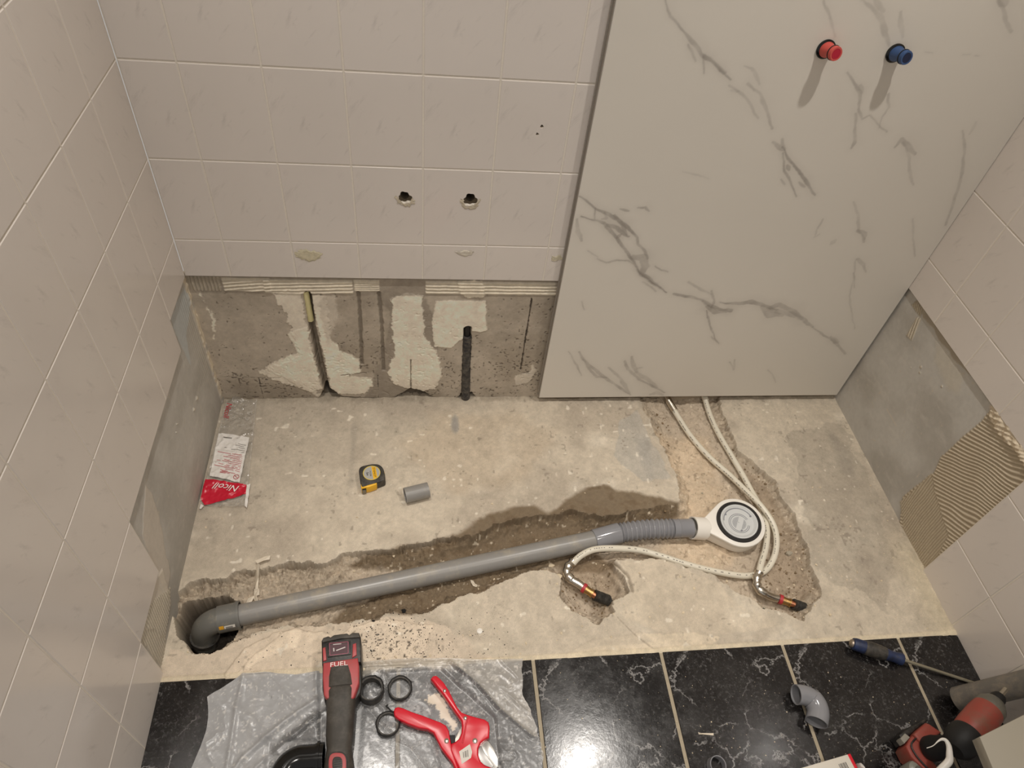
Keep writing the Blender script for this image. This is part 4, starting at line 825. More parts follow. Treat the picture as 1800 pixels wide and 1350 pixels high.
jg = from_bm('torn_end', bm, M_BLK, bc); jg['label'] = 'torn thin upper end of the conduit'

# tape measure
TC = fl(654, 845, 0.0); zb = gz(TC.x, TC.y); ax_x = (fl(676, 836) - fl(640, 842)).normalized()
tape = empty('tape_measure', (TC.x, TC.y, zb), 'black and yellow tape measure lying on the bare floor', 'tape measure')
tm = flatm((TC.x, TC.y, zb), ax_x)
out = [(-.030, -.030), (-.031, .010), (-.029, .024), (-.022, .031), (-.008, .033), (.008, .033), (.022, .029), (.031, .018), (.034, .002), (.033, -.018), (.028, -.024), (.005, -.029), (-.012, -.031), (-.022, -.033)]
prism('case', smooth_outline(out, 3), 0, .030, M_BDUST, tape, bev=.003, seg=3, mtx=tm)
ring_m = tm @ Matrix.Translation((.001, .004, .030))
lathe('badge_rim', [(.0225, 0), (.0225, .0012), (.0205, .0012), (.0205, 0)], ring_m, pmat('badge_yellow', 'd6bf62', .35), tape, n=40, closed=True)
badge = lathe('badge', [(.0, .0006), (.0207, .0006), (.0207, .0)][::-1], ring_m, pmat('badge_silver', 'b9b9b6', .3, .3), tape, n=40)
bm = bmesh.new(); pts = []
for (x0, x1) in ((.002, .0125),):
    f = bm.faces.new([bm.verts.new(ring_m @ Vector(p)) for p in ((x0, -math.sqrt(.0203 ** 2 - x0 * x0), .0008), (x1, -math.sqrt(.0203 ** 2 - x1 * x1), .0008), (x1, math.sqrt(.0203 ** 2 - x1 * x1), .0008), (x0, math.sqrt(.0203 ** 2 - x0 * x0), .0008))])
band = from_bm('badge_band', bm, M_YEL, badge, recalc=False)
rot = Matrix.Rotation(math.radians(-90), 4, 'Z')
text('lettering', 'STANLEY', .0082, ring_m @ Matrix.Translation((.0072, 0, .0009)) @ rot, M_INKB, badge, sx=.95)
text('lettering', 'TYLON', .0052, ring_m @ Matrix.Translation((-.0035, -.001, .0009)) @ rot, M_INK, badge)
text('lettering', '5m', .0085, ring_m @ Matrix.Translation((-.0110, -.001, .0009)) @ rot, M_INKB, badge)
yo = [(-.031, -.036), (-.031, -.024), (-.020, -.022), (-.004, -.0235), (.008, -.018), (.020, -.010), (.030, .004), (.0345, .002), (.0335, -.014), (.020, -.020), (.012, -.0245), (.008, -.032), (-.010, -.036)]
prism('front_bumper', yo, .002, .0285, M_YEL, tape, bev=.0015, mtx=tm)
boxobj('tape_hook', (-.030, -.0395, .004), (-.020, -.0355, .020), pmat('hook_steel', '8e8a80', .35, 1), tape, mtx=tm)
boxobj('tape_mouth', (-.029, -.0370, .006), (-.019, -.0352, .024), M_INKB, tape, mtx=tm)

# pipe offcut
oa, ob = fl(712, 872, .018), fl(753, 862, .018); zg = gz(oa.x, oa.y)
off = empty('pipe_offcut', Vector(((oa.x + ob.x) / 2, (oa.y + ob.y) / 2, zg)), 'short offcut of grey plastic pipe lying right of the tape measure', 'pipe offcut')
hollow('pipe_wall', [Vector((p.x, p.y, zg + .0205)) for p in (oa, oa.lerp(ob, .5), ob)], .0205, .002, M_GPVC, off)

# grey elbow fitting
zt = .0045 + .0245
ge = [fl(1399, 1221, zt + .004), fl(1413, 1222, zt + .002), fl(1426, 1228, zt), fl(1435, 1240, zt), fl(1438, 1254, zt), fl(1435, 1270, zt)]
gel = empty('elbow_fitting', (ge[2].x, ge[2].y, .0045), 'loose grey plastic elbow fitting on the black floor tiles', 'elbow fitting')
pth = catmull(ge, 6); hollow('elbow_body', pth, .024, .002, M_GPVC2, gel, r_list=[.0215] * 13 + [.0235] * (len(pth) - 13))
# small grey ring
gr = fl(1258, 1345, .012); g = empty('pipe_ring', (gr.x, gr.y, .0045), 'small light grey plastic ring on the black tiles at the bottom edge', 'ring')
hollow('ring_wall', [Vector((gr.x, gr.y, .0045)), Vector((gr.x + .002, gr.y - .002, .022))], .018, .0018, M_GPVC2, g)
# dark pipe leaning at the right wall
q0 = fl(1684, 1229, .030); q1 = px(1815, 1198, 0, 1.822)
dp = empty('waste_pipe', (q0.x, q0.y, .0045), 'dark dusty grey pipe leaning towards the right wall above the impact driver', 'pipe')
hollow('pipe_wall', [q0, q0.lerp(q1, .5), q1 + (q1 - q0) * .3], .026, .0022, M_DPVC, dp)

# screwdriver
s0, s1, s2 = fl(1495, 1130, .022), fl(1588, 1160, .020), fl(1713, 1201, .008)
sd = (s1 - s0).normalized(); sh = (s2 - s1).normalized(); LH = (s1 - s0).length
scr = empty('screwdriver', (s0.x, s0.y, .0045), 'screwdriver with blue and black handle lying across the black floor tiles', 'screwdriver')
mt = axis_mtx(s0, sd); M_SBLUE = pmat('worn_blue_plastic', '26365e', .5, var=.2, vscale=40, dirt='1c1c20', dirt_amt=.9, dscale=35)
lathe('handle', [(.006, .004), (.0135, .006), (.0150, .012), (.0150, LH * .2), (.0172, LH * .38), (.0165, LH * .55), (.0128, LH * .76), (.0122, LH * .84), (.0150, LH * .93), (.0135, LH * .98), (.008, LH)], mt, M_SBLUE, scr)
lathe('end_cap', [(.0, .0), (.008, .0), (.0095, .002), (.0095, .008)], mt, pmat('worn_steel', '9c8f80', .4, .8), scr)
tube('shaft', [s1 - sh * .01, s2], .0038, pmat('dull_steel', 'a39c88', .4, .7), scr, n=12)
bm = bmesh.new()
for k in range(6):
    a = k / 6 * 2 * math.pi; strip(bm, mt @ Vector((.0174 * math.cos(a), .0174 * math.sin(a), LH * .25)), mt @ Vector((.0174 * math.cos(a), .0174 * math.sin(a), LH * .60)), .006, (math.cos(a), math.sin(a), .01))
from_bm('grip_insert', bm, M_BDUST, scr, recalc=False) if False else bm.free()
tube('grip_band', [s0 + sd * LH * .26, s0 + sd * LH * .38, s0 + sd * LH * .56, s0 + sd * LH * .66], [.0163, .0176, .0168, .0150], M_BDUST, scr, n=24)

# ------------------------------------------------------------------ plastic films
def film_mat(name, rough=.12):
    m, nt, b = newmat(name); L = nt.links.new; out = nt.nodes['Material Output']
    a = N(nt, 'ShaderNodeVertexColor', layer_name='surface'); L(a.outputs['Color'], b.inputs['Base Color']); b.inputs['Roughness'].default_value = rough; b.inputs['Specular IOR Level'].default_value = .5
    tr = N(nt, 'ShaderNodeBsdfTransparent'); gl = N(nt, 'ShaderNodeBsdfGlossy'); gl.inputs['Roughness'].default_value = rough; fr = N(nt, 'ShaderNodeFresnel'); fr.inputs[0].default_value = 1.5
    m1 = N(nt, 'ShaderNodeMixShader'); L(fr.outputs[0], m1.inputs[0]); L(tr.outputs[0], m1.inputs[1]); L(gl.outputs[0], m1.inputs[2])
    m2 = N(nt, 'ShaderNodeMixShader'); L(a.outputs['Alpha'], m2.inputs[0]); L(m1.outputs[0], m2.inputs[1]); L(b.outputs[0], m2.inputs[2]); L(m2.outputs[0], out.inputs['Surface'])
    return m
M_FILM = film_mat('clear_film', .14); M_SHEET = film_mat('milky_sheet', .27)
def curve_pts(P, n):
    P = np.array(P, float); s = np.concatenate([[0], np.cumsum(np.hypot(*np.diff(P, axis=0).T))]); t = np.linspace(0, s[-1], n); return np.stack([np.interp(t, s, P[:, 0]), np.interp(t, s, P[:, 1])], -1)
def ground_np(X, Y):
    n, m = FLOOR_Z.shape; i = np.clip(np.round((X + 0.01) / (W + 0.02) * (n - 1)).astype(int), 0, n - 1); j = np.clip(np.round((Y + 0.80) / 0.83 * (m - 1)).astype(int), 0, m - 1)
    return np.where(Y < YT, .0046, FLOOR_Z[i, j])
def ruled(top, bot, n, m, z=0.0):
    """top and bottom outlines in px, returns world XY grids"""
    A = curve_pts([tuple(fl(*p, z).xy) for p in top], n); B = curve_pts([tuple(fl(*p, z).xy) for p in bot], n); v = np.linspace(0, 1, m)[None, :, None]
    G = A[:, None] * (1 - v) + B[:, None] * v; return G[..., 0], G[..., 1], np.broadcast_to(np.linspace(0, 1, n)[:, None], G.shape[:2]), np.broadcast_to(v[..., 0], G.shape[:2])
def smooth_ground(X, Y):
    z = ground_np(X, Y)
    for _ in range(6): z = (z + np.roll(z, 1, 0) + np.roll(z, -1, 0) + np.roll(z, 1, 1) + np.roll(z, -1, 1)) / 5
    g = ground_np(X, Y); return np.maximum(z, g)

# protective sheet
def build_sheet():
    X, Y, U, V = ruled([(366, 1228), (398, 1207), (428, 1187), (470, 1184), (520, 1188), (570, 1180), (620, 1167), (700, 1160), (780, 1158), (850, 1161), (918, 1160)],
                       [(318, 1480), (420, 1490), (560, 1495), (700, 1490), (820, 1485), (968, 1480)], 330, 230)
    ed = sst(V, 0, .5) * 0
    # irregular right edge with a small notch, left edge slightly bowed
    X = X + sst(U, .93, 1) * (-.010 * np.sin(V * 9) + .006 * fbm(Y, Y, .03, 3, 5)); X = X + sst(-U, -.07, 0) * .010 * np.sin(V * 7)
    g = smooth_ground(X, Y); g = np.where(Y < YT + .004, .0046, g)
    nA = fbm(X + Y * .6, Y - X * .3, .05, 4, 301); nB = fbm(X, Y, .02, 4, 303)
    def fold(pts, w, h_):
        d, t = lined(X, Y, PF(pts, .006)); return h_ * np.exp(-(d / w) ** 2)
    nA = fbm((X + Y) * .8, (Y - X) * .35, .05, 3, 301); h = .0022 + .0034 * (1 - np.abs(nA)) ** 4 + .0007 * (1 - np.abs(nB)) ** 3
    diag = fbm((X + Y) * .9, (Y - X) * .15 + 5, .02, 3, 309); h += .0025 * np.maximum(diag, 0) * sst(-U, -.5, -.3)
    for pts, w, hh in (([(562, 1228), (500, 1270), (430, 1330), (380, 1400)], .006, .007), ([(570, 1250), (520, 1290), (450, 1350)], .005, .006), ([(428, 1190), (415, 1250), (400, 1350)], .005, .004), ([(790, 1162), (840, 1205), (880, 1250), (935, 1295)], .003, .006), ([(690, 1300), (692, 1350), (694, 1400)], .004, .002)):
        h += fold(pts, w, hh)
    und = np.maximum(polyd(X, Y, PF([(560, 1100), (640, 1100), (640, 1240), (625, 1420), (560, 1420)], .01)), np.maximum(polyd(X, Y, PF([(680, 1180), (775, 1175), (870, 1260), (890, 1420), (790, 1400), (760, 1290), (680, 1270)], .01)), polyd(X, Y, PF([(470, 1300), (570, 1300), (570, 1450), (460, 1450)], .01))))
    h = h * (1 - .85 * sst(und, -.006, .004))
    Z = g + h
    # opacity: double layer left and top right, dusty centre
    a = .27 + .0 * X
    left = sst(polyd(X, Y, PF([(300, 1100), (600, 1100), (600, 1220), (545, 1265), (480, 1310), (470, 1500), (250, 1500)])) + .01 * nB, -.004, .01); a = a + .44 * left
    tr = sst(polyd(X, Y, PF([(790, 1100), (790, 1162), (840, 1205), (880, 1250), (935, 1297), (1100, 1300), (1100, 1100)])), -.001, .001); a = a + .28 * tr
    topb = sst(polyd(X, Y, PF([(500, 1100), (1000, 1100), (800, 1178), (700, 1180), (560, 1205)])) + .008 * nB, -.004, .008) * (1 - left); a = a + .26 * topb * (1 - tr)
    dust = sst(fbm(X, Y, .012, 5, 311, .8) + .35 * fbm(X, Y, .06, 3, 313), .05, .55); a = a + .38 * dust * (1 - left * .6)
    spk = sst(vnoise(X, Y, .0032, 315) * .7 + vnoise(X, Y, .008, 316) * .3, .72, .82); a = np.clip(a + .4 * spk, 0, .95)
    C = mixc(hexc('bdbdbd') + 0 * X[..., None], hexc('cfc8bc'), np.clip(topb + tr * .6, 0, 1)); C = mixc(C, hexc('d8d3ca'), spk * .5)
    crumbs = sst(np.maximum(vnoise(X, Y, .0042, 321), vnoise(X, Y, .0065, 322)) + .10 * sst(-np.hypot(X - fl(700, 1240).x, Y - fl(700, 1240).y), -.12, -.02), .97, 1.03)
    C = mixc(C, hexc('24201c'), crumbs); a = np.maximum(a, crumbs)
    chalk = sst(polyd(X, Y, PF([(765, 1215), (780, 1225), (790, 1250), (805, 1275), (798, 1290), (780, 1270), (768, 1248), (745, 1232)])) + .010 * fbm(X, Y, .012, 4, 331, .8), 0, .004); C = mixc(C, hexc('ddd0bb'), chalk); a = np.maximum(a, chalk * .95)
    C4 = np.concatenate([C, a[..., None]], -1)
    o = link('plastic_sheet', grid_mesh('plastic_sheet', np.stack([X, Y, Z], -1), C4, flip=True), M_SHEET)
    tag(o, 'crumpled translucent plastic sheet spread over the black tiles under the tools', 'plastic sheet')
build_sheet()
SH = .0085         # top of the sheet over the tiles

# clear bag on the floor by the left wall
def bag_height(X, Y): return .004 + .0045 * (1 - np.abs(fbm(X, Y, .03, 4, 401))) ** 3 + .002 * (1 - np.abs(fbm(X, Y, .012, 3, 403))) ** 2
def bag_patch(name, top, bot, n, m, off, mat, parent, col=None, alpha=1.0, pf=None, flip=True):
    X, Y, U, V = ruled(top, bot, n, m, .01); Z = smooth_ground(X, Y) + bag_height(X, Y) + off; Z = np.maximum(Z, ground_np(X, Y) + .001)
    X = np.maximum(X, -.0045 + off)
    C = None
    if col is not None:
        a = alpha + 0 * X; C = np.broadcast_to(hexc(col), X.shape + (3,)).copy()
        if pf: C, a = pf(C, a, X, Y, U, V)
        C = np.concatenate([C, a[..., None]], -1)
    return link(name, grid_mesh(name, np.stack([X, Y, Z], -1), C, flip=flip), mat, parent)
b0 = fl(400, 800); bag = empty('plastic_bag', (b0.x, b0.y, 0), 'clear plastic packaging bag with a red band and white leaflet lying along the left wall', 'plastic bag')
def bagpf(C, a, X, Y, U, V):
    g = sst(1 - np.abs(fbm(X, Y, .016, 4, 411)) * 2, .80, 1.0); a = a + .45 * g * sst(-V, -.35, -.15) + .25 * g * sst(V, .7, .85) + .15 * sst(np.abs(U - .5), .46, .5); return C, np.clip(a, 0, .8)
bag_patch('film', [(398, 703), (415, 696), (430, 703), (452, 702)], [(352, 884), (380, 890), (432, 889)], 60, 150, .0008, M_FILM, bag, 'd8d4cc', .18, bagpf)
bag_patch('red_band', [(350, 841), (375, 843), (405, 847), (433, 852)], [(347, 868), (359, 887), (395, 879), (433, 868)], 50, 24, .0022, pmat('red_print_film', 'c81834', .3), bag)
M_LEAF = pmat('leaflet_paper', 'e2ddd6', .6)
leaf = bag_patch('leaflet', [(384, 761), (405, 762), (438, 768)], [(368, 836), (395, 841), (421, 848)], 40, 60, .0012, M_LEAF, bag)
def onbag(x, y, off=.0032):
    p = fl(x, y, .01); z = float(smooth_ground(np.full((3, 3), p.x), np.full((3, 3), p.y))[1, 1] + bag_height(np.array([[p.x]]), np.array([[p.y]]))[0, 0]); return Vector((p.x, p.y, z + off))
def leaf_uv(u, v):      # px of a point on the leaflet
    a = Vector((384, 761)).lerp(Vector((438, 768)), u); b = Vector((368, 836)).lerp(Vector((421, 848)), u); q = a.lerp(b, v); return q.x, q.y
def lines(name, rows, mat, w=.0011):
    bm = bmesh.new()
    for (v, u0, u1) in rows:
        k = 4
        for i in range(k): strip(bm, onbag(*leaf_uv(u0 + (u1 - u0) * i / k, v), .0022), onbag(*leaf_uv(u0 + (u1 - u0) * (i + 1) / k, v), .0022), w)
    return from_bm(name, bm, mat, leaf, recalc=False)
lines('red_print', [(.42, .10, .90), (.455, .45, .92), (.49, .3, .93), (.525, .55, .93), (.56, .35, .93), (.60, .12, .93), (.635, .5, .93), (.67, .10, .93), (.70, .4, .93), (.73, .08, .93), (.765, .45, .93), (.81, .3, .55), (.83, .35, .80), (.85, .3, .62), (.87, .3, .5)], M_INKR, .0012)
lines('black_print', [(.18, .70, .95), (.22, .62, .9), (.26, .74, .95), (.31, .5, .95), (.36, .86, .97), (.30, .28, .36), (.055, .62, .64), (.07, .18, .46), (.085, .18, .46)], M_INK, .0010)
bm = bmesh.new(); cc = onbag(*leaf_uv(.86, .90), .0024); tube_bm(bm, [cc + Vector((.0068 * math.cos(a), .0068 * math.sin(a), 0)) for a in [2 * math.pi * k / 24 for k in range(25)]], .0006, 6); tube_bm(bm, [cc + Vector((-.005, .005, 0)), cc + Vector((.005, -.005, 0))], .0006, 6); from_bm('warning_sign', bm, M_INKR, leaf)
def script_text(s, size, a, b, mat, shear=.3):
    A, B = onbag(*a, .0062), onbag(*b, .0062); return text('lettering', s, size, flatm((A + B) / 2, B - A), mat, bag, shear=shear, ext=.0001)
script_text('Nicoll', .026, (424, 861), (374, 854), pmat('white_print', 'efe6e2', .5))
script_text('Nicoll', .022, (405, 704), (396, 740), M_INKR)
st = bag_patch('paper_tab', [(434, 852), (440, 850)], [(430, 889), (434, 893)], 6, 20, .0026, M_LEAF, bag)
sc = bag_patch('paper_corner', [(353, 885), (358, 888)], [(350, 893), (353, 894)], 4, 4, .002, M_LEAF, bag); 

# ------------------------------------------------------------------ cordless multi-tool on the sheet
mtz = .072
def MT(x, y, z=mtz): return fl(x, y, z)
T0 = MT(598, 1112); T1 = MT(596, 1350); down = Vector(((T1 - T0).x, (T1 - T0).y, 0)).normalized(); right = Vector((-down.y, down.x, 0)); 
if right.x < 0: right = -right
tool = empty('cordless_multitool', (MT(597, 1230).x, MT(597, 1230).y, SH - .001), 'red and black cordless multi-tool lying on the plastic sheet with its battery towards the trench', 'power tool')
TM = flatm((T0.x, T0.y, 0), right)      # local x right, y away from camera (up the picture)
def loc(x, y, z=mtz): p = TM.inverted() @ MT(x, y, z); return (p.x, p.y)
def tprism(name, pts, z0, z1, mat, parent=tool, bev=.003, zz=None):
    return prism(name, [loc(x, y, zz if zz is not None else z1) for x, y in pts], z0, z1, mat, parent, bev=bev, seg=3, mtx=TM)
M_TRED = pmat('worn_red_plastic', 'b04648', .4, var=.08, dirt='8a6058', dirt_amt=.3, dscale=30); M_TBLK = pmat('scuffed_black_plastic', '1d1b19', .45, dirt='4a453e', dirt_amt=.5, dscale=70, bump=.15); M_GRIP = pmat('worn_grip_rubber', '3c3832', .6, var=.15, dirt='57524b', dirt_amt=.6, dscale=35, bump=.25)
bat = tprism('battery', [(565, 1126), (569, 1121), (578, 1119), (582, 1120), (588, 1117), (611, 1114), (614, 1117), (619, 1113), (631, 1112), (634, 1120), (635, 1164), (566, 1168)], .008, .066, M_TBLK)
tprism('battery_rim', [(565, 1127), (568, 1121), (577, 1118), (581, 1120), (587, 1116), (610, 1113), (614, 1116), (619, 1112), (631, 1112), (632, 1120), (600, 1122), (568, 1129)], .062, .071, M_GRIP, bat, .002)
tprism('battery_clip', [(567, 1139), (572, 1137), (574, 1160), (568, 1162)], .06, .070, M_TRED, bat, .0015); tprism('battery_clip', [(620, 1132), (626, 1130), (627, 1151), (619, 1156)], .06, .070, M_TRED, bat, .0015)
tprism('label_plate', [(576, 1130), (616, 1126), (617, 1150), (576, 1155)], .060, .069, M_TBLK, bat, .001)
bm = bmesh.new(); q = [MT(*p, .0695) for p in ((579, 1131), (612, 1128), (612, 1148), (580, 1152))]
for k in range(4): strip(bm, q[k], q[(k + 1) % 4], .0012)
fr_ = from_bm('label_frame', bm, pmat('label_pink', 'a8566a', .5), bat, recalc=False)
bm = bmesh.new(); f = bm.faces.new([bm.verts.new(MT(*p, .0693)) for p in ((580, 1133), (611, 1130), (611, 1147), (581, 1151))]); from_bm('label_field', bm, pmat('label_maroon', '4a2830', .4), bat, recalc=False)
bm = bmesh.new(); strip(bm, MT(585.5, 1133, .0697), MT(600, 1131.5, .0697), .0016); strip(bm, MT(586.5, 1139, .0697), MT(587, 1145, .0697), .0022); strip(bm, MT(591, 1143.5, .0697), MT(607, 1137.5, .0697), .0022)
from_bm('label_print', bm, pmat('label_white', 'cfc8c4', .5), bat, recalc=False)
hou = tprism('housing', [(568, 1165), (600, 1160), (629, 1156), (631, 1170), (631, 1200), (622, 1226), (616, 1230), (574, 1228), (569, 1222), (567, 1190)], .010, .070, M_TRED)
tprism('housing_shell', [(566, 1164), (634, 1158), (636, 1200), (634, 1215), (622, 1232), (570, 1230), (566, 1210)], .008, .052, M_TBLK, tool, .003, zz=.060)
A_, B_ = MT(582, 1169, .0706), MT(609, 1166, .0706); text('lettering', 'FUEL', .0135, flatm((A_ + B_) / 2, B_ - A_), pmat('white_lettering', 'efe6e0', .4), hou, sx=1.25)
A_, B_ = MT(582, 1174.5, .0706), MT(609, 1171.5, .0706); text('lettering', 'BRUSHLESS', .0046, flatm((A_ + B_) / 2, B_ - A_), pmat('pale_lettering', 'd8b8b4', .4), hou, sx=1.2)
# rubber grip: rounded section swept along the tool
bm = bmesh.new(); secs = []
for (yc, xl, xr, zt_) in ((1174, 574, 621, .0725), (1190, 573, 623, .0745), (1207, 573, 625, .0755), (1209, 575, 623, .0735), (1214, 573, 624, .0755), (1232, 573, 624, .0745), (1260, 573, 622, .072), (1290, 572, 620, .070), (1312, 573.5, 617, .070), (1335, 570, 620, .0715), (1360, 567, 622, .072), (1420, 566, 624, .070)):
    a, b = MT(xl, yc, zt_ - .012), MT(xr, yc, zt_ - .012); c = (a + b) / 2; hw = (b - a).length / 2; ht = (zt_ - .014) / 2; cz = .014 + ht; ring = []
    for k in range(28):
        an = 2 * math.pi * k / 28; cx, sz = math.cos(an), math.sin(an); ex = .62
        ring.append(bm.verts.new(Vector((c.x, c.y, cz)) + right * hw * math.copysign(abs(cx) ** ex, cx) + Vector((0, 0, 1)) * ht * math.copysign(abs(sz) ** ex, sz)))
    secs.append(ring)
for A, B in zip(secs, secs[1:]):
    for k in range(28): bm.faces.new((A[k], A[(k + 1) % 28], B[(k + 1) % 28], B[k]))
bm.faces.new(secs[0]); bm.faces.new(secs[-1][::-1]); from_bm('rubber_grip', bm, M_GRIP, tool)
def oval(cx, cy, rx, ry, n=32, p=.7): return [(cx + rx * math.copysign(abs(math.cos(a)) ** p, math.cos(a)), cy + ry * math.copysign(abs(math.sin(a)) ** p, math.sin(a))) for a in [2 * math.pi * k / n for k in range(n)]]
sw = tprism('speed_switch', oval(593, 1343, 17.5, 22), .06, .0735, M_TBLK, tool, .001); tprism('switch_frame', oval(593, 1343, 15.5, 20), .06, .0745, M_TRED, sw, .001); tprism('switch_recess', oval(593, 1343, 9, 13), .06, .0750, M_TBLK, sw, .0006)
for k in range(5): tprism('switch_rib', [(587, 1334 + k * 4), (600, 1333 + k * 4), (600, 1334.6 + k * 4), (587, 1335.6 + k * 4)], .07, .0762, M_GRIP, sw, .0003)

# ------------------------------------------------------------------ black rings
def black_ring(px_, r, h_, th, label, mat=M_BDUST, tilt=(0, 0)):
    c = fl(px_[0], px_[1], SH + h_); t = empty('pipe_ring', (c.x, c.y, SH - .001), label, 'ring', None)
    top = Vector((c.x, c.y, SH + h_)); bot = Vector((c.x + tilt[0], c.y + tilt[1], SH - .001)); hollow('ring_wall', [bot, bot.lerp(top, .5), top], r, th, mat, t, r_list=[r, r, r])
    rndm = random.Random(int(px_[0])); rim = [top + Vector((math.cos(a), math.sin(a), 0)) * (r + rndm.uniform(-.0012, .0006)) for a in [2 * math.pi * k / 30 for k in range(31)]]
    tube('burr_edge', rim, [.0012 + .0006 * rndm.random() for _ in rim], M_BLK, t, n=6); return t
black_ring((652, 1210), .0265, .028, .005, 'tall black pipe ring closest to the multi-tool')
black_ring((703, 1209), .0255, .009, .0046, 'flat black pipe ring right of the tall ring')
black_ring((682, 1272), .0245, .008, .0042, 'flat black pipe ring at the tip of the lower cutter handle')

# black elbow at the bottom edge
zb_ = SH + .024; E_ = [fl(558, 1332, zb_), fl(540, 1333, zb_), fl(524, 1335, zb_), fl(508, 1345, zb_), fl(497, 1362, zb_), fl(492, 1385, zb_), fl(490, 1410, zb_)]
be = empty('elbow_fitting', (E_[2].x, E_[2].y, SH - .001), 'glossy black plastic elbow fitting touching the multi-tool at the bottom edge', 'elbow fitting')
tube('elbow_body', catmull(E_, 8), .0248, M_BGLOSS, be, n=36)
cA, cB = fl(554, 1332, zb_), fl(569, 1331, zb_); dcb = (cB - cA).normalized()
hollow('socket', [cA, cA + dcb * .004, cA + dcb * .0041, cA + dcb * .009, cA + dcb * .0091, cB], .028, .003, M_BGLOSS, be, r_list=[.0262, .0262, .0300, .0300, .0270, .0270])

# ------------------------------------------------------------------ red pipe cutter
zc_ = SH + .018
cut = empty('pipe_cutter', (fl(800, 1300, zc_).x, fl(800, 1300, zc_).y, SH - .001), 'red ratchet pipe cutter with open handles and silver blade on the plastic sheet', 'pipe cutter')
def cprism(name, pts, z0, z1, mat, parent=cut, bev=.003, sm=0):
    P = [(lambda v: (v.x, v.y))(fl(x, y, z1)) for x, y in pts]; P = smooth_outline(P, sm) if sm else P
    return prism(name, P, z0, z1, mat, parent, bev=bev, seg=3)
UH = [(757, 1193), (761, 1188), (767, 1187), (772, 1191), (780, 1199), (789, 1213), (795, 1225), (804, 1243), (812, 1252), (822, 1256), (836, 1260), (852, 1264), (859, 1269), (861, 1278), (860, 1296), (852, 1300), (845, 1306), (841, 1316), (841, 1327), (845, 1338), (853, 1345), (864, 1349), (872, 1352), (866, 1375), (840, 1392), (815, 1376), (806, 1350), (797, 1332), (791, 1318), (793, 1307), (800, 1304), (807, 1298), (811, 1288), (812, 1276), (811, 1267), (805, 1258), (795, 1244), (780, 1222), (768, 1207)]
body = cprism('cutter_body', UH, SH - .001, SH + .020, M_RED, cut, .0035)
LHp = [(692, 1250), (694, 1244), (700, 1242), (710, 1245), (724, 1251), (742, 1257), (760, 1264), (774, 1269), (784, 1275), (789, 1284), (791, 1296), (793, 1306), (796, 1318), (800, 1332), (806, 1350), (812, 1366), (805, 1362), (795, 1340), (784, 1326), (775, 1314), (768, 1300), (762, 1288), (752, 1282), (735, 1279), (716, 1272), (700, 1264), (693, 1258)]
cprism('lower_handle', LHp, SH - .001, SH + .019, M_RED, cut, .0045)
ridge = catmull([fl(x, y, SH + .0205) for x, y in ((822, 1262), (819, 1275), (816, 1292), (813, 1306))], 6); tube('body_rib', ridge, .0016, M_RED, body, n=10)
bl = cprism('blade', [(838, 1314), (844, 1305), (853, 1299), (860, 1304), (868, 1316), (875, 1332), (876, 1348), (868, 1353), (852, 1350), (838, 1336)], SH + .004, SH + .010, M_STEEL, cut, .0008)
cprism('blade_bevel', [(841, 1313), (846, 1311), (852, 1323), (860, 1334), (868, 1346), (864, 1350), (850, 1344), (840, 1332)], SH + .008, SH + .0112, pmat('ground_steel', '8f8d8b', .35, 1), bl, .0004)
cprism('inner_jaw', [(797, 1305), (803, 1292), (812, 1275), (816, 1290), (808, 1304)], SH, SH + .008, pmat('jaw_steel', 'b9b4aa', .4, .6), cut, .0005)  # duller steel tone of the inner jaw
cprism('ratchet', [(789, 1292), (800, 1292), (800, 1304), (794, 1308)], SH, SH + .012, M_BLK, cut, .0005)
for (x, y, r) in ((781.5, 1214, .0035), (818, 1262, .0040), (785, 1302, .0048), (835, 1302, .0052)):
    c = fl(x, y, SH + .021); lathe('rivet', [(.0, .0022), (r * .6, .0020), (r, .0008), (r, -.002)][::-1], Matrix.Translation((c.x, c.y, SH + .0195)), M_CHROME, cut, n=20)
stk = cprism('price_sticker', [(807, 1321), (826, 1308), (830, 1322), (828, 1332), (812, 1343)], SH + .018, SH + .0208, M_PAPER, cut, 0)
bm = bmesh.new()
for k, w_ in enumerate((.0009, .0005, .0013, .0006, .0009)):
    x = 814 + k * 2; strip(bm, fl(x, 1322 - k, SH + .0211), fl(x + 1.0, 1332 - k * .4, SH + .0211), w_)
from_bm('barcode', bm, M_INKB, stk, recalc=False)
tube('lock_hook', catmull([fl(x, y, SH + .010) for x, y in ((694, 1252), (688, 1250), (683, 1245), (679, 1241), (682, 1239))], 6), .0016, M_BLK, cut, n=8)

# ------------------------------------------------------------------ impact driver
drv = empty('impact_driver', (1.72, -1.0, .0045), 'scuffed red and black impact driver with silver bit standing in the lower right corner', 'power tool')
M_DRED = pmat('scuffed_red_plastic', '9a463a', .5, var=.15, vscale=30, dirt='7a5a48', dirt_amt=.6, dscale=28); M_DGREY = pmat('dull_cast_nose', '6f6c62', .5, .3, dirt='8a8474', dirt_amt=.5)
h0 = fl(1700, 1292, .165); h1 = fl(1747, 1236, .168); dh = (h1 - h0).normalized(); LHh = (h1 - h0).length; hm = axis_mtx(h0, dh)
lathe('motor_housing', [(.026, -.006), (.0305, .0), (.0318, LHh * .25), (.0315, LHh * .6), (.030, LHh * .76)], hm, M_DRED, drv, n=40)
lathe('rear_cap', [(.0, -.052), (.018, -.050), (.028, -.040), (.0325, -.022), (.0332, -.004), (.0315, .002), (.026, .002)], hm, M_BLK, drv, n=40)
lathe('gear_nose', [(.0298, LHh * .74), (.0304, LHh * .78), (.029, LHh * .90), (.021, LHh * 1.02), (.013, LHh * 1.06)], hm, M_DGREY, drv, n=40)
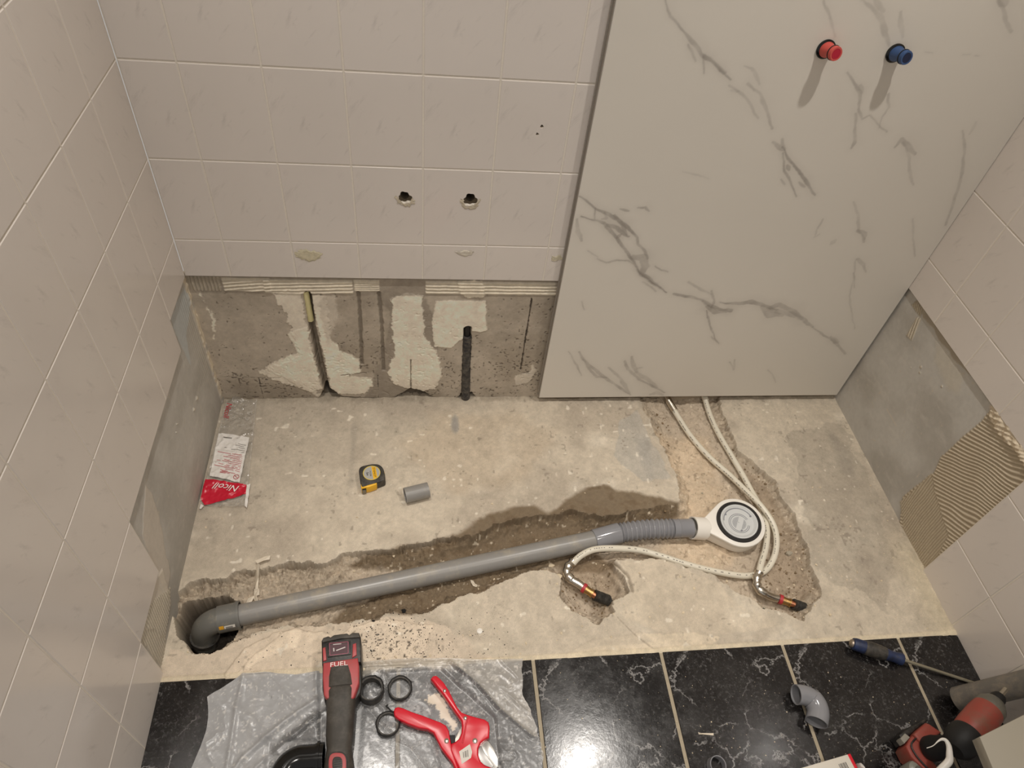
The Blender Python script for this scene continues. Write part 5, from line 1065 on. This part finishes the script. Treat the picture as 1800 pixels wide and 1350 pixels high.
lathe('chuck_collar', [(.010, LHh * 1.02), (.0145, LHh * 1.05), (.0150, LHh * 1.16), (.0125, LHh * 1.22), (.0, LHh * 1.22)], hm, M_BLK, drv, n=28)
ce = h0 + dh * LHh * 1.18; tube('driver_bit', [ce, ce + dh * .030], .0056, pmat('worn_bit_steel', 'b7af9f', .35, .9), drv, n=6)
grip = catmull([h0 - dh * .012 + Vector((0, 0, -.012)), fl(1680, 1306, .125), fl(1655, 1312, .09), fl(1636, 1316, .058)], 8)
bm = bmesh.new(); tube_bm(bm, grip, [.025 - .006 * math.sin(math.pi * min(1, i / (len(grip) - 1) * 1.2)) for i in range(len(grip))], 24); from_bm('handle', bm, M_BLK, drv)
def dprism(name, pts, z0, z1, mat, parent=drv, bev=.004): return prism(name, [(lambda v: (v.x, v.y))(fl(x, y, z1)) for x, y in pts], z0, z1, mat, parent, bev=bev, seg=3)
db = dprism('battery', [(1593, 1312), (1600, 1298), (1612, 1283), (1628, 1270), (1634, 1272), (1656, 1287), (1646, 1294), (1633, 1302), (1628, 1312), (1632, 1328), (1652, 1352), (1645, 1372), (1625, 1352), (1602, 1330)], .006, .055, M_DRED)
dprism('battery_top', [(1606, 1290), (1628, 1270), (1634, 1272), (1656, 1287), (1640, 1298), (1626, 1310), (1614, 1300)], .045, .062, M_DRED, db, .005)
tube('battery_seam', catmull([fl(x, y, .058) for x, y in ((1627, 1282), (1612, 1296), (1602, 1310), (1612, 1330), (1632, 1352))], 5), .0018, M_TBLK, db, n=8)
dprism('battery_clip', [(1580, 1292), (1598, 1278), (1627, 1262), (1632, 1266), (1612, 1281), (1600, 1292), (1590, 1306)], .006, .045, M_TBLK, drv, .003)
dprism('battery_latch', [(1583, 1298), (1591, 1289), (1600, 1296), (1590, 1307)], .03, .050, pmat('latch_grey', '9a968a', .5), drv, .001)
# white hook shaped handle and cap
wh = [fl(x, y, z + .085) for x, y, z in ((1629, 1315, .105), (1640, 1311, .108), (1649, 1303, .110), (1656, 1299.5, .112), (1663, 1302, .112), (1668, 1312, .110), (1669, 1325, .106), (1668, 1338, .100), (1655, 1352, .094), (1642, 1366, .09))]
hk = empty('plastic_hook', (wh[-1].x, wh[-1].y, .06), 'white curved plastic hook standing in front of the impact driver', 'hook')
wp = catmull(wh, 6); tube('hook_arm', wp, [.0008 + .0062 * min(1, max(0, (i - 8)) / 34) for i in range(len(wp))], M_WPL, hk, n=14)
tube('hook_stem', [wp[-1], Vector((wp[-1].x, wp[-1].y - .02, .02)), Vector((wp[-1].x, wp[-1].y - .03, .0045))], [.007, .008, .009], M_WPL, hk, n=14)
cp = fl(1614, 1352, .05); cap = empty('round_container', (cp.x, cp.y, .0045), 'small pale rounded plastic container at the bottom edge beside the white hook', 'container')
lathe('container_body', [(.018, -.045), (.019, -.01), (.017, -.003), (.012, .0), (.0, .001)], Matrix.Translation(cp), pmat('pale_translucent_plastic', '8c8b80', .3), cap, n=28); lathe('container_knob', [(.006, .0), (.006, .004), (.0, .005)], Matrix.Translation(cp), M_DGREY, cap, n=20)

# white slab fixture on the right wall, run on out of view to shade the corner
zs_ = .45; k0, k1, k2 = fl(1722, 1295, zs_), fl(1800, 1256, zs_), fl(1745, 1350, zs_)
ux = (k1 - k0).normalized(); uy = (k2 - k0).normalized(); tR = (W - .0005 - k0.x) / ux.x; pR = k0 + ux * tR; far = k0 + uy * .5; farR = Vector((W - .0005, far.y + (pR.y - k0.y), zs_))
slab = empty('wall_shelf', (W, -1.3, zs_ - .04), 'white slab-like shelf jutting from the right wall over the lower right corner', 'shelf')
prism('shelf_board', [(k0.x, k0.y), (pR.x, pR.y), (farR.x, farR.y), (far.x, far.y)][::-1], zs_ - .022, zs_, pmat('dimmed_white_board', '8e8778', .45), slab, bev=.002)  # board is white; corner dimness is put into its base colour

# carton at the bottom edge
c0, c1_, c2_ = fl(1398, 1353, .05), fl(1490, 1326, .05), fl(1512, 1366, .05); uxx = (c1_ - c0).normalized(); vy = Vector((c2_ - c1_)); vy = (vy - uxx * vy.dot(uxx)).normalized()
ca, cb = c1_ - uxx * .14, c1_; M_CART = pmat('white_carton', 'd6cfc2', .55)
box = empty('carton', (cb.x, cb.y, .0045), 'white carton with a red edge stripe and barcode at the bottom edge', 'carton')
pts = [(ca.x, ca.y), (cb.x, cb.y), ((cb + vy * .09).x, (cb + vy * .09).y), ((ca + vy * .09).x, (ca + vy * .09).y)]
prism('carton_body', pts, .0045, .05, M_CART, box, bev=.0008)
rs = [cb - uxx * .0005, cb + uxx * .0065, cb + uxx * .0065 + vy * .09, cb - uxx * .0005 + vy * .09]; prism('red_side', [(p.x, p.y) for p in rs], .006, .0502, M_RED, box, bev=.0004)
bm = bmesh.new()
for k in range(9):
    p = cb - uxx * (.030 - k * .0021) + vy * .012; strip(bm, Vector((p.x, p.y, .0503)), Vector((p.x, p.y, .0503)) + vy * .03, (.0010, .0006, .0013)[k % 3])
from_bm('barcode', bm, M_INKB, box, recalc=False)
wr = fl(1514, 1349, .03); bm = bmesh.new(); bmesh.ops.create_icosphere(bm, subdivisions=3, radius=1)
for v in bm.verts: v.co = Vector((v.co.x * .008, v.co.y * .022, v.co.z * .014)) * (1 + .18 * math.sin(v.co.x * 7 + v.co.y * 5)) ; v.co += Vector((wr.x + .004, wr.y - .012, .018))
tag(from_bm('paper_scrap', bm, M_LEAF), 'crumpled white paper scrap against the red side of the carton', 'paper scrap')

# ------------------------------------------------------------------ scraps and debris
def scrap(name, polys, mat, label, cat, off=.004):
    bm = bmesh.new()
    for P in polys:
        V = []
        for (x, y) in P:
            p = fl(x, y, -.005); V.append(Vector((p.x, p.y, gz(p.x, p.y) + off + .002 * math.sin(x * 1.7))))
        top = [bm.verts.new(v) for v in V]; bot = [bm.verts.new(v - Vector((0, 0, .0012))) for v in V]; bm.faces.new(top); bm.faces.new(bot[::-1])
        for k in range(len(V)): bm.faces.new((top[k], bot[k], bot[(k + 1) % len(V)], top[(k + 1) % len(V)]))
    return tag(from_bm(name, bm, mat, smooth=False), label, cat)
M_SCR = pmat('torn_white_film', 'd8ccb8', .6)
scrap('torn_tape', [[(451, 992), (468, 984), (477, 983), (476, 989), (466, 992), (455, 997)], [(454, 996), (459, 998), (453, 1010), (451, 1030), (446, 1030), (447, 1010)], [(444, 1028), (453, 1028), (453, 1037), (447, 1040), (448, 1056), (451, 1056), (449, 1040), (442, 1042), (436, 1052), (426, 1056), (433, 1044), (443, 1038)]], M_SCR, 'thin torn strip of white tape hanging on the trench edge above the pipe', 'tape scrap', .013)
def chip(name, c, r, mat, label, cat, seed=1, flat=.5, off=0):
    rn = random.Random(seed); bm = bmesh.new(); bmesh.ops.create_icosphere(bm, subdivisions=1, radius=1)
    p = fl(*c, -.004); z = gz(p.x, p.y) + off
    for v in bm.verts: v.co = Vector((v.co.x * r, v.co.y * r * .8, v.co.z * r * flat)) * rn.uniform(.7, 1.25)
    bm.transform(Matrix.Translation((p.x, p.y, z + r * flat * .6))); return tag(from_bm(name, bm, mat, smooth=False), label, cat)
M_CHIP = pmat('plaster_chip', 'd8c8ac', .9, var=.1); M_STONE = pmat('grey_stone', 'a39a88', .9, var=.15); M_TAR = pmat('black_crumb', '1a1613', .9)
chip('rubble_chip', (972, 983), .0085, M_CHIP, 'small pale plaster chip between the long grey pipe and the left silver elbow', 'rubble', 3)
chip('rubble_chip', (984, 1008), .0095, M_CHIP, 'largest pale chip left of the left silver elbow', 'rubble', 4)
chip('stone', (1394, 965), .0090, M_STONE, 'round grey stone in the gravel right of the water pipes', 'stone', 5, .7)
chip('stone', (1311, 877), .0070, M_CHIP, 'small pale stone where the two water pipes cross above the trap', 'stone', 6, .8)
chip('rubble_chip', (1458, 1082), .0055, M_CHIP, 'lone pale chip on the screed right of the right pit', 'rubble', 7)
chip('rubble_chip', (1350, 1062), .0065, M_STONE, 'grey chip beside the lower side of the right silver elbow', 'rubble', 8)
chip('rubble_chip', (1240, 857), .0040, M_STONE, 'tiny grey chip above the trap on the sand', 'rubble', 9)
chip('bitumen_lump', (710, 1068), .0085, M_TAR, 'black lump on the screed below the middle of the grey pipe', 'lump', 10)
chip('bitumen_lump', (1345, 1068), .0065, M_TAR, 'black splinter below the right silver elbow', 'lump', 12, .3)
chip('bitumen_lump', (657, 1094), .0040, M_TAR, 'small black lump on the screed above the battery', 'lump', 13)
c = fl(843, 1110); lathe('plastic_disc', [(.0066, .0), (.0066, .0022), (.0055, .0030), (.0, .0030)], Matrix.Translation((c.x, c.y, gz(c.x, c.y))), M_WPL, None, n=24); tag(bpy.data.objects['plastic_disc'], 'small round white disc lying on the pale screed', 'disc')
scrap('plastic_strip', [[(828, 1010), (833, 1012), (836, 1018), (841, 1019), (839, 1023), (833, 1021), (829, 1015)]], M_SCR, 'small white plastic strip below the middle of the long grey pipe', 'plastic scrap', .003)
scrap('plastic_strip', [[(1224, 1290), (1230, 1291), (1252, 1291), (1252, 1295), (1236, 1294), (1226, 1293)]], M_SCR, 'small white plastic strip on a black tile right of the cutter', 'plastic scrap', .002)
def scatter(name, n, regions, rr, mat, label, cat, seed, flat=.6, deep=9):
    rn = random.Random(seed); bm = bmesh.new(); k = 0
    while k < n:
        (x0, y0, x1, y1) = rn.choice(regions); p = fl(rn.uniform(x0, x1), rn.uniform(y0, y1), 0)
        if not (.01 < p.x < W - .01 and p.y < -.01): continue
        if gz(p.x, p.y) > deep: continue
        r = rr[0] + (rr[1] - rr[0]) * rn.random() ** 3; z = gz(p.x, p.y) + r * .2
        M = Matrix.Translation((p.x, p.y, z)) @ Matrix.Rotation(rn.uniform(0, 6.28), 4, 'Z') @ Matrix.Diagonal((r, r * rn.uniform(.5, 1), r * flat, 1))
        g = bmesh.ops.create_icosphere(bm, subdivisions=1, radius=1, matrix=M)
        for v in g['verts']: v.co += Vector((rn.uniform(-1, 1), rn.uniform(-1, 1), rn.uniform(-.4, .4))) * r * .3
        k += 1
    o = from_bm(name, bm, mat, smooth=False, recalc=False); tag(o, label, cat, kind='stuff')
scatter('plaster_crumbs', 420, [(1100, 720, 1440, 1090), (960, 960, 1120, 1100), (330, 700, 1100, 950), (1400, 720, 1650, 1120), (1400, 920, 1560, 1080), (320, 1100, 1100, 1160), (620, 960, 1100, 1060), (1100, 850, 1420, 1080)], (.0010, .0042), M_CHIP, 'scattered pale plaster crumbs over the bare screed', 'crumbs', 21)
scatter('gravel', 500, [(1350, 880, 1440, 1080), (1340, 940, 1435, 1080), (1290, 780, 1360, 860), (1110, 720, 1180, 860), (990, 1000, 1080, 1090), (850, 890, 1180, 920)], (.0012, .0050), pmat('brown_gravel', '7d6a51', .95, var=.25), 'brown gravel and clods at the bottom of the trenches', 'gravel', 22, .6, -.012)
scatter('black_swarf', 900, [(620, 1090, 860, 1165), (640, 1060, 760, 1170), (560, 1060, 900, 1170), (640, 1100, 800, 1160), (400, 1080, 700, 1180)], (.0004, .0018), M_TAR, 'fine black cutting swarf on the pale screed behind the tools', 'swarf', 23, .4)
scatter('tile_grit', 260, [(940, 1140, 1700, 1345), (1180, 1200, 1600, 1345)], (.0004, .0015), M_CHIP, 'pale grit scattered over the black floor tiles', 'grit', 24, .4)

# smears of old adhesive on the cut tiles
def smear(pts, col, name='wall_back', hh=.0012):
    P = [(lambda v: (v.x, v.z))(px(x, y, 1, 0)) for x, y in pts]; bm = bmesh.new(); rn = random.Random(int(pts[0][0]))
    P = smooth_outline(P, 7); P = [(x + rn.uniform(-.0045, .0045), z + rn.uniform(-.0035, .0035)) for x, z in P]; A = [bm.verts.new((x, -.0004, z)) for x, z in P]; c = [sum(p[k] for p in P) / len(P) for k in (0, 1)]
    B = [bm.verts.new((c[0] + (x - c[0]) * .8, -.0004 - hh * rn.uniform(.4, 1.2), c[1] + (z - c[1]) * .8)) for x, z in P]; n = len(P)
    for k in range(n): bm.faces.new((A[k], A[(k + 1) % n], B[(k + 1) % n], B[k]))
    bm.faces.new(B); tag(from_bm(name, bm, smooth=False, mat=pmat('old_adhesive', col, .85, var=.25, vscale=150, bump=.5)), kind='structure')
smear([(520, 441), (545, 440), (566, 446), (560, 455), (545, 459), (525, 454)], 'cfc6ab'); smear([(800, 443), (830, 441), (832, 446), (815, 450)], 'd2cabb'); smear([(968, 452), (985, 449), (990, 455), (972, 459)], 'cbc2aa')
smear([(694, 345), (700, 356), (712, 363), (724, 360), (728, 350), (722, 356), (708, 358)], 'c8bda8'); smear([(811, 350), (814, 362), (828, 368), (840, 362), (842, 350), (836, 360), (820, 361)], 'c8bda8')
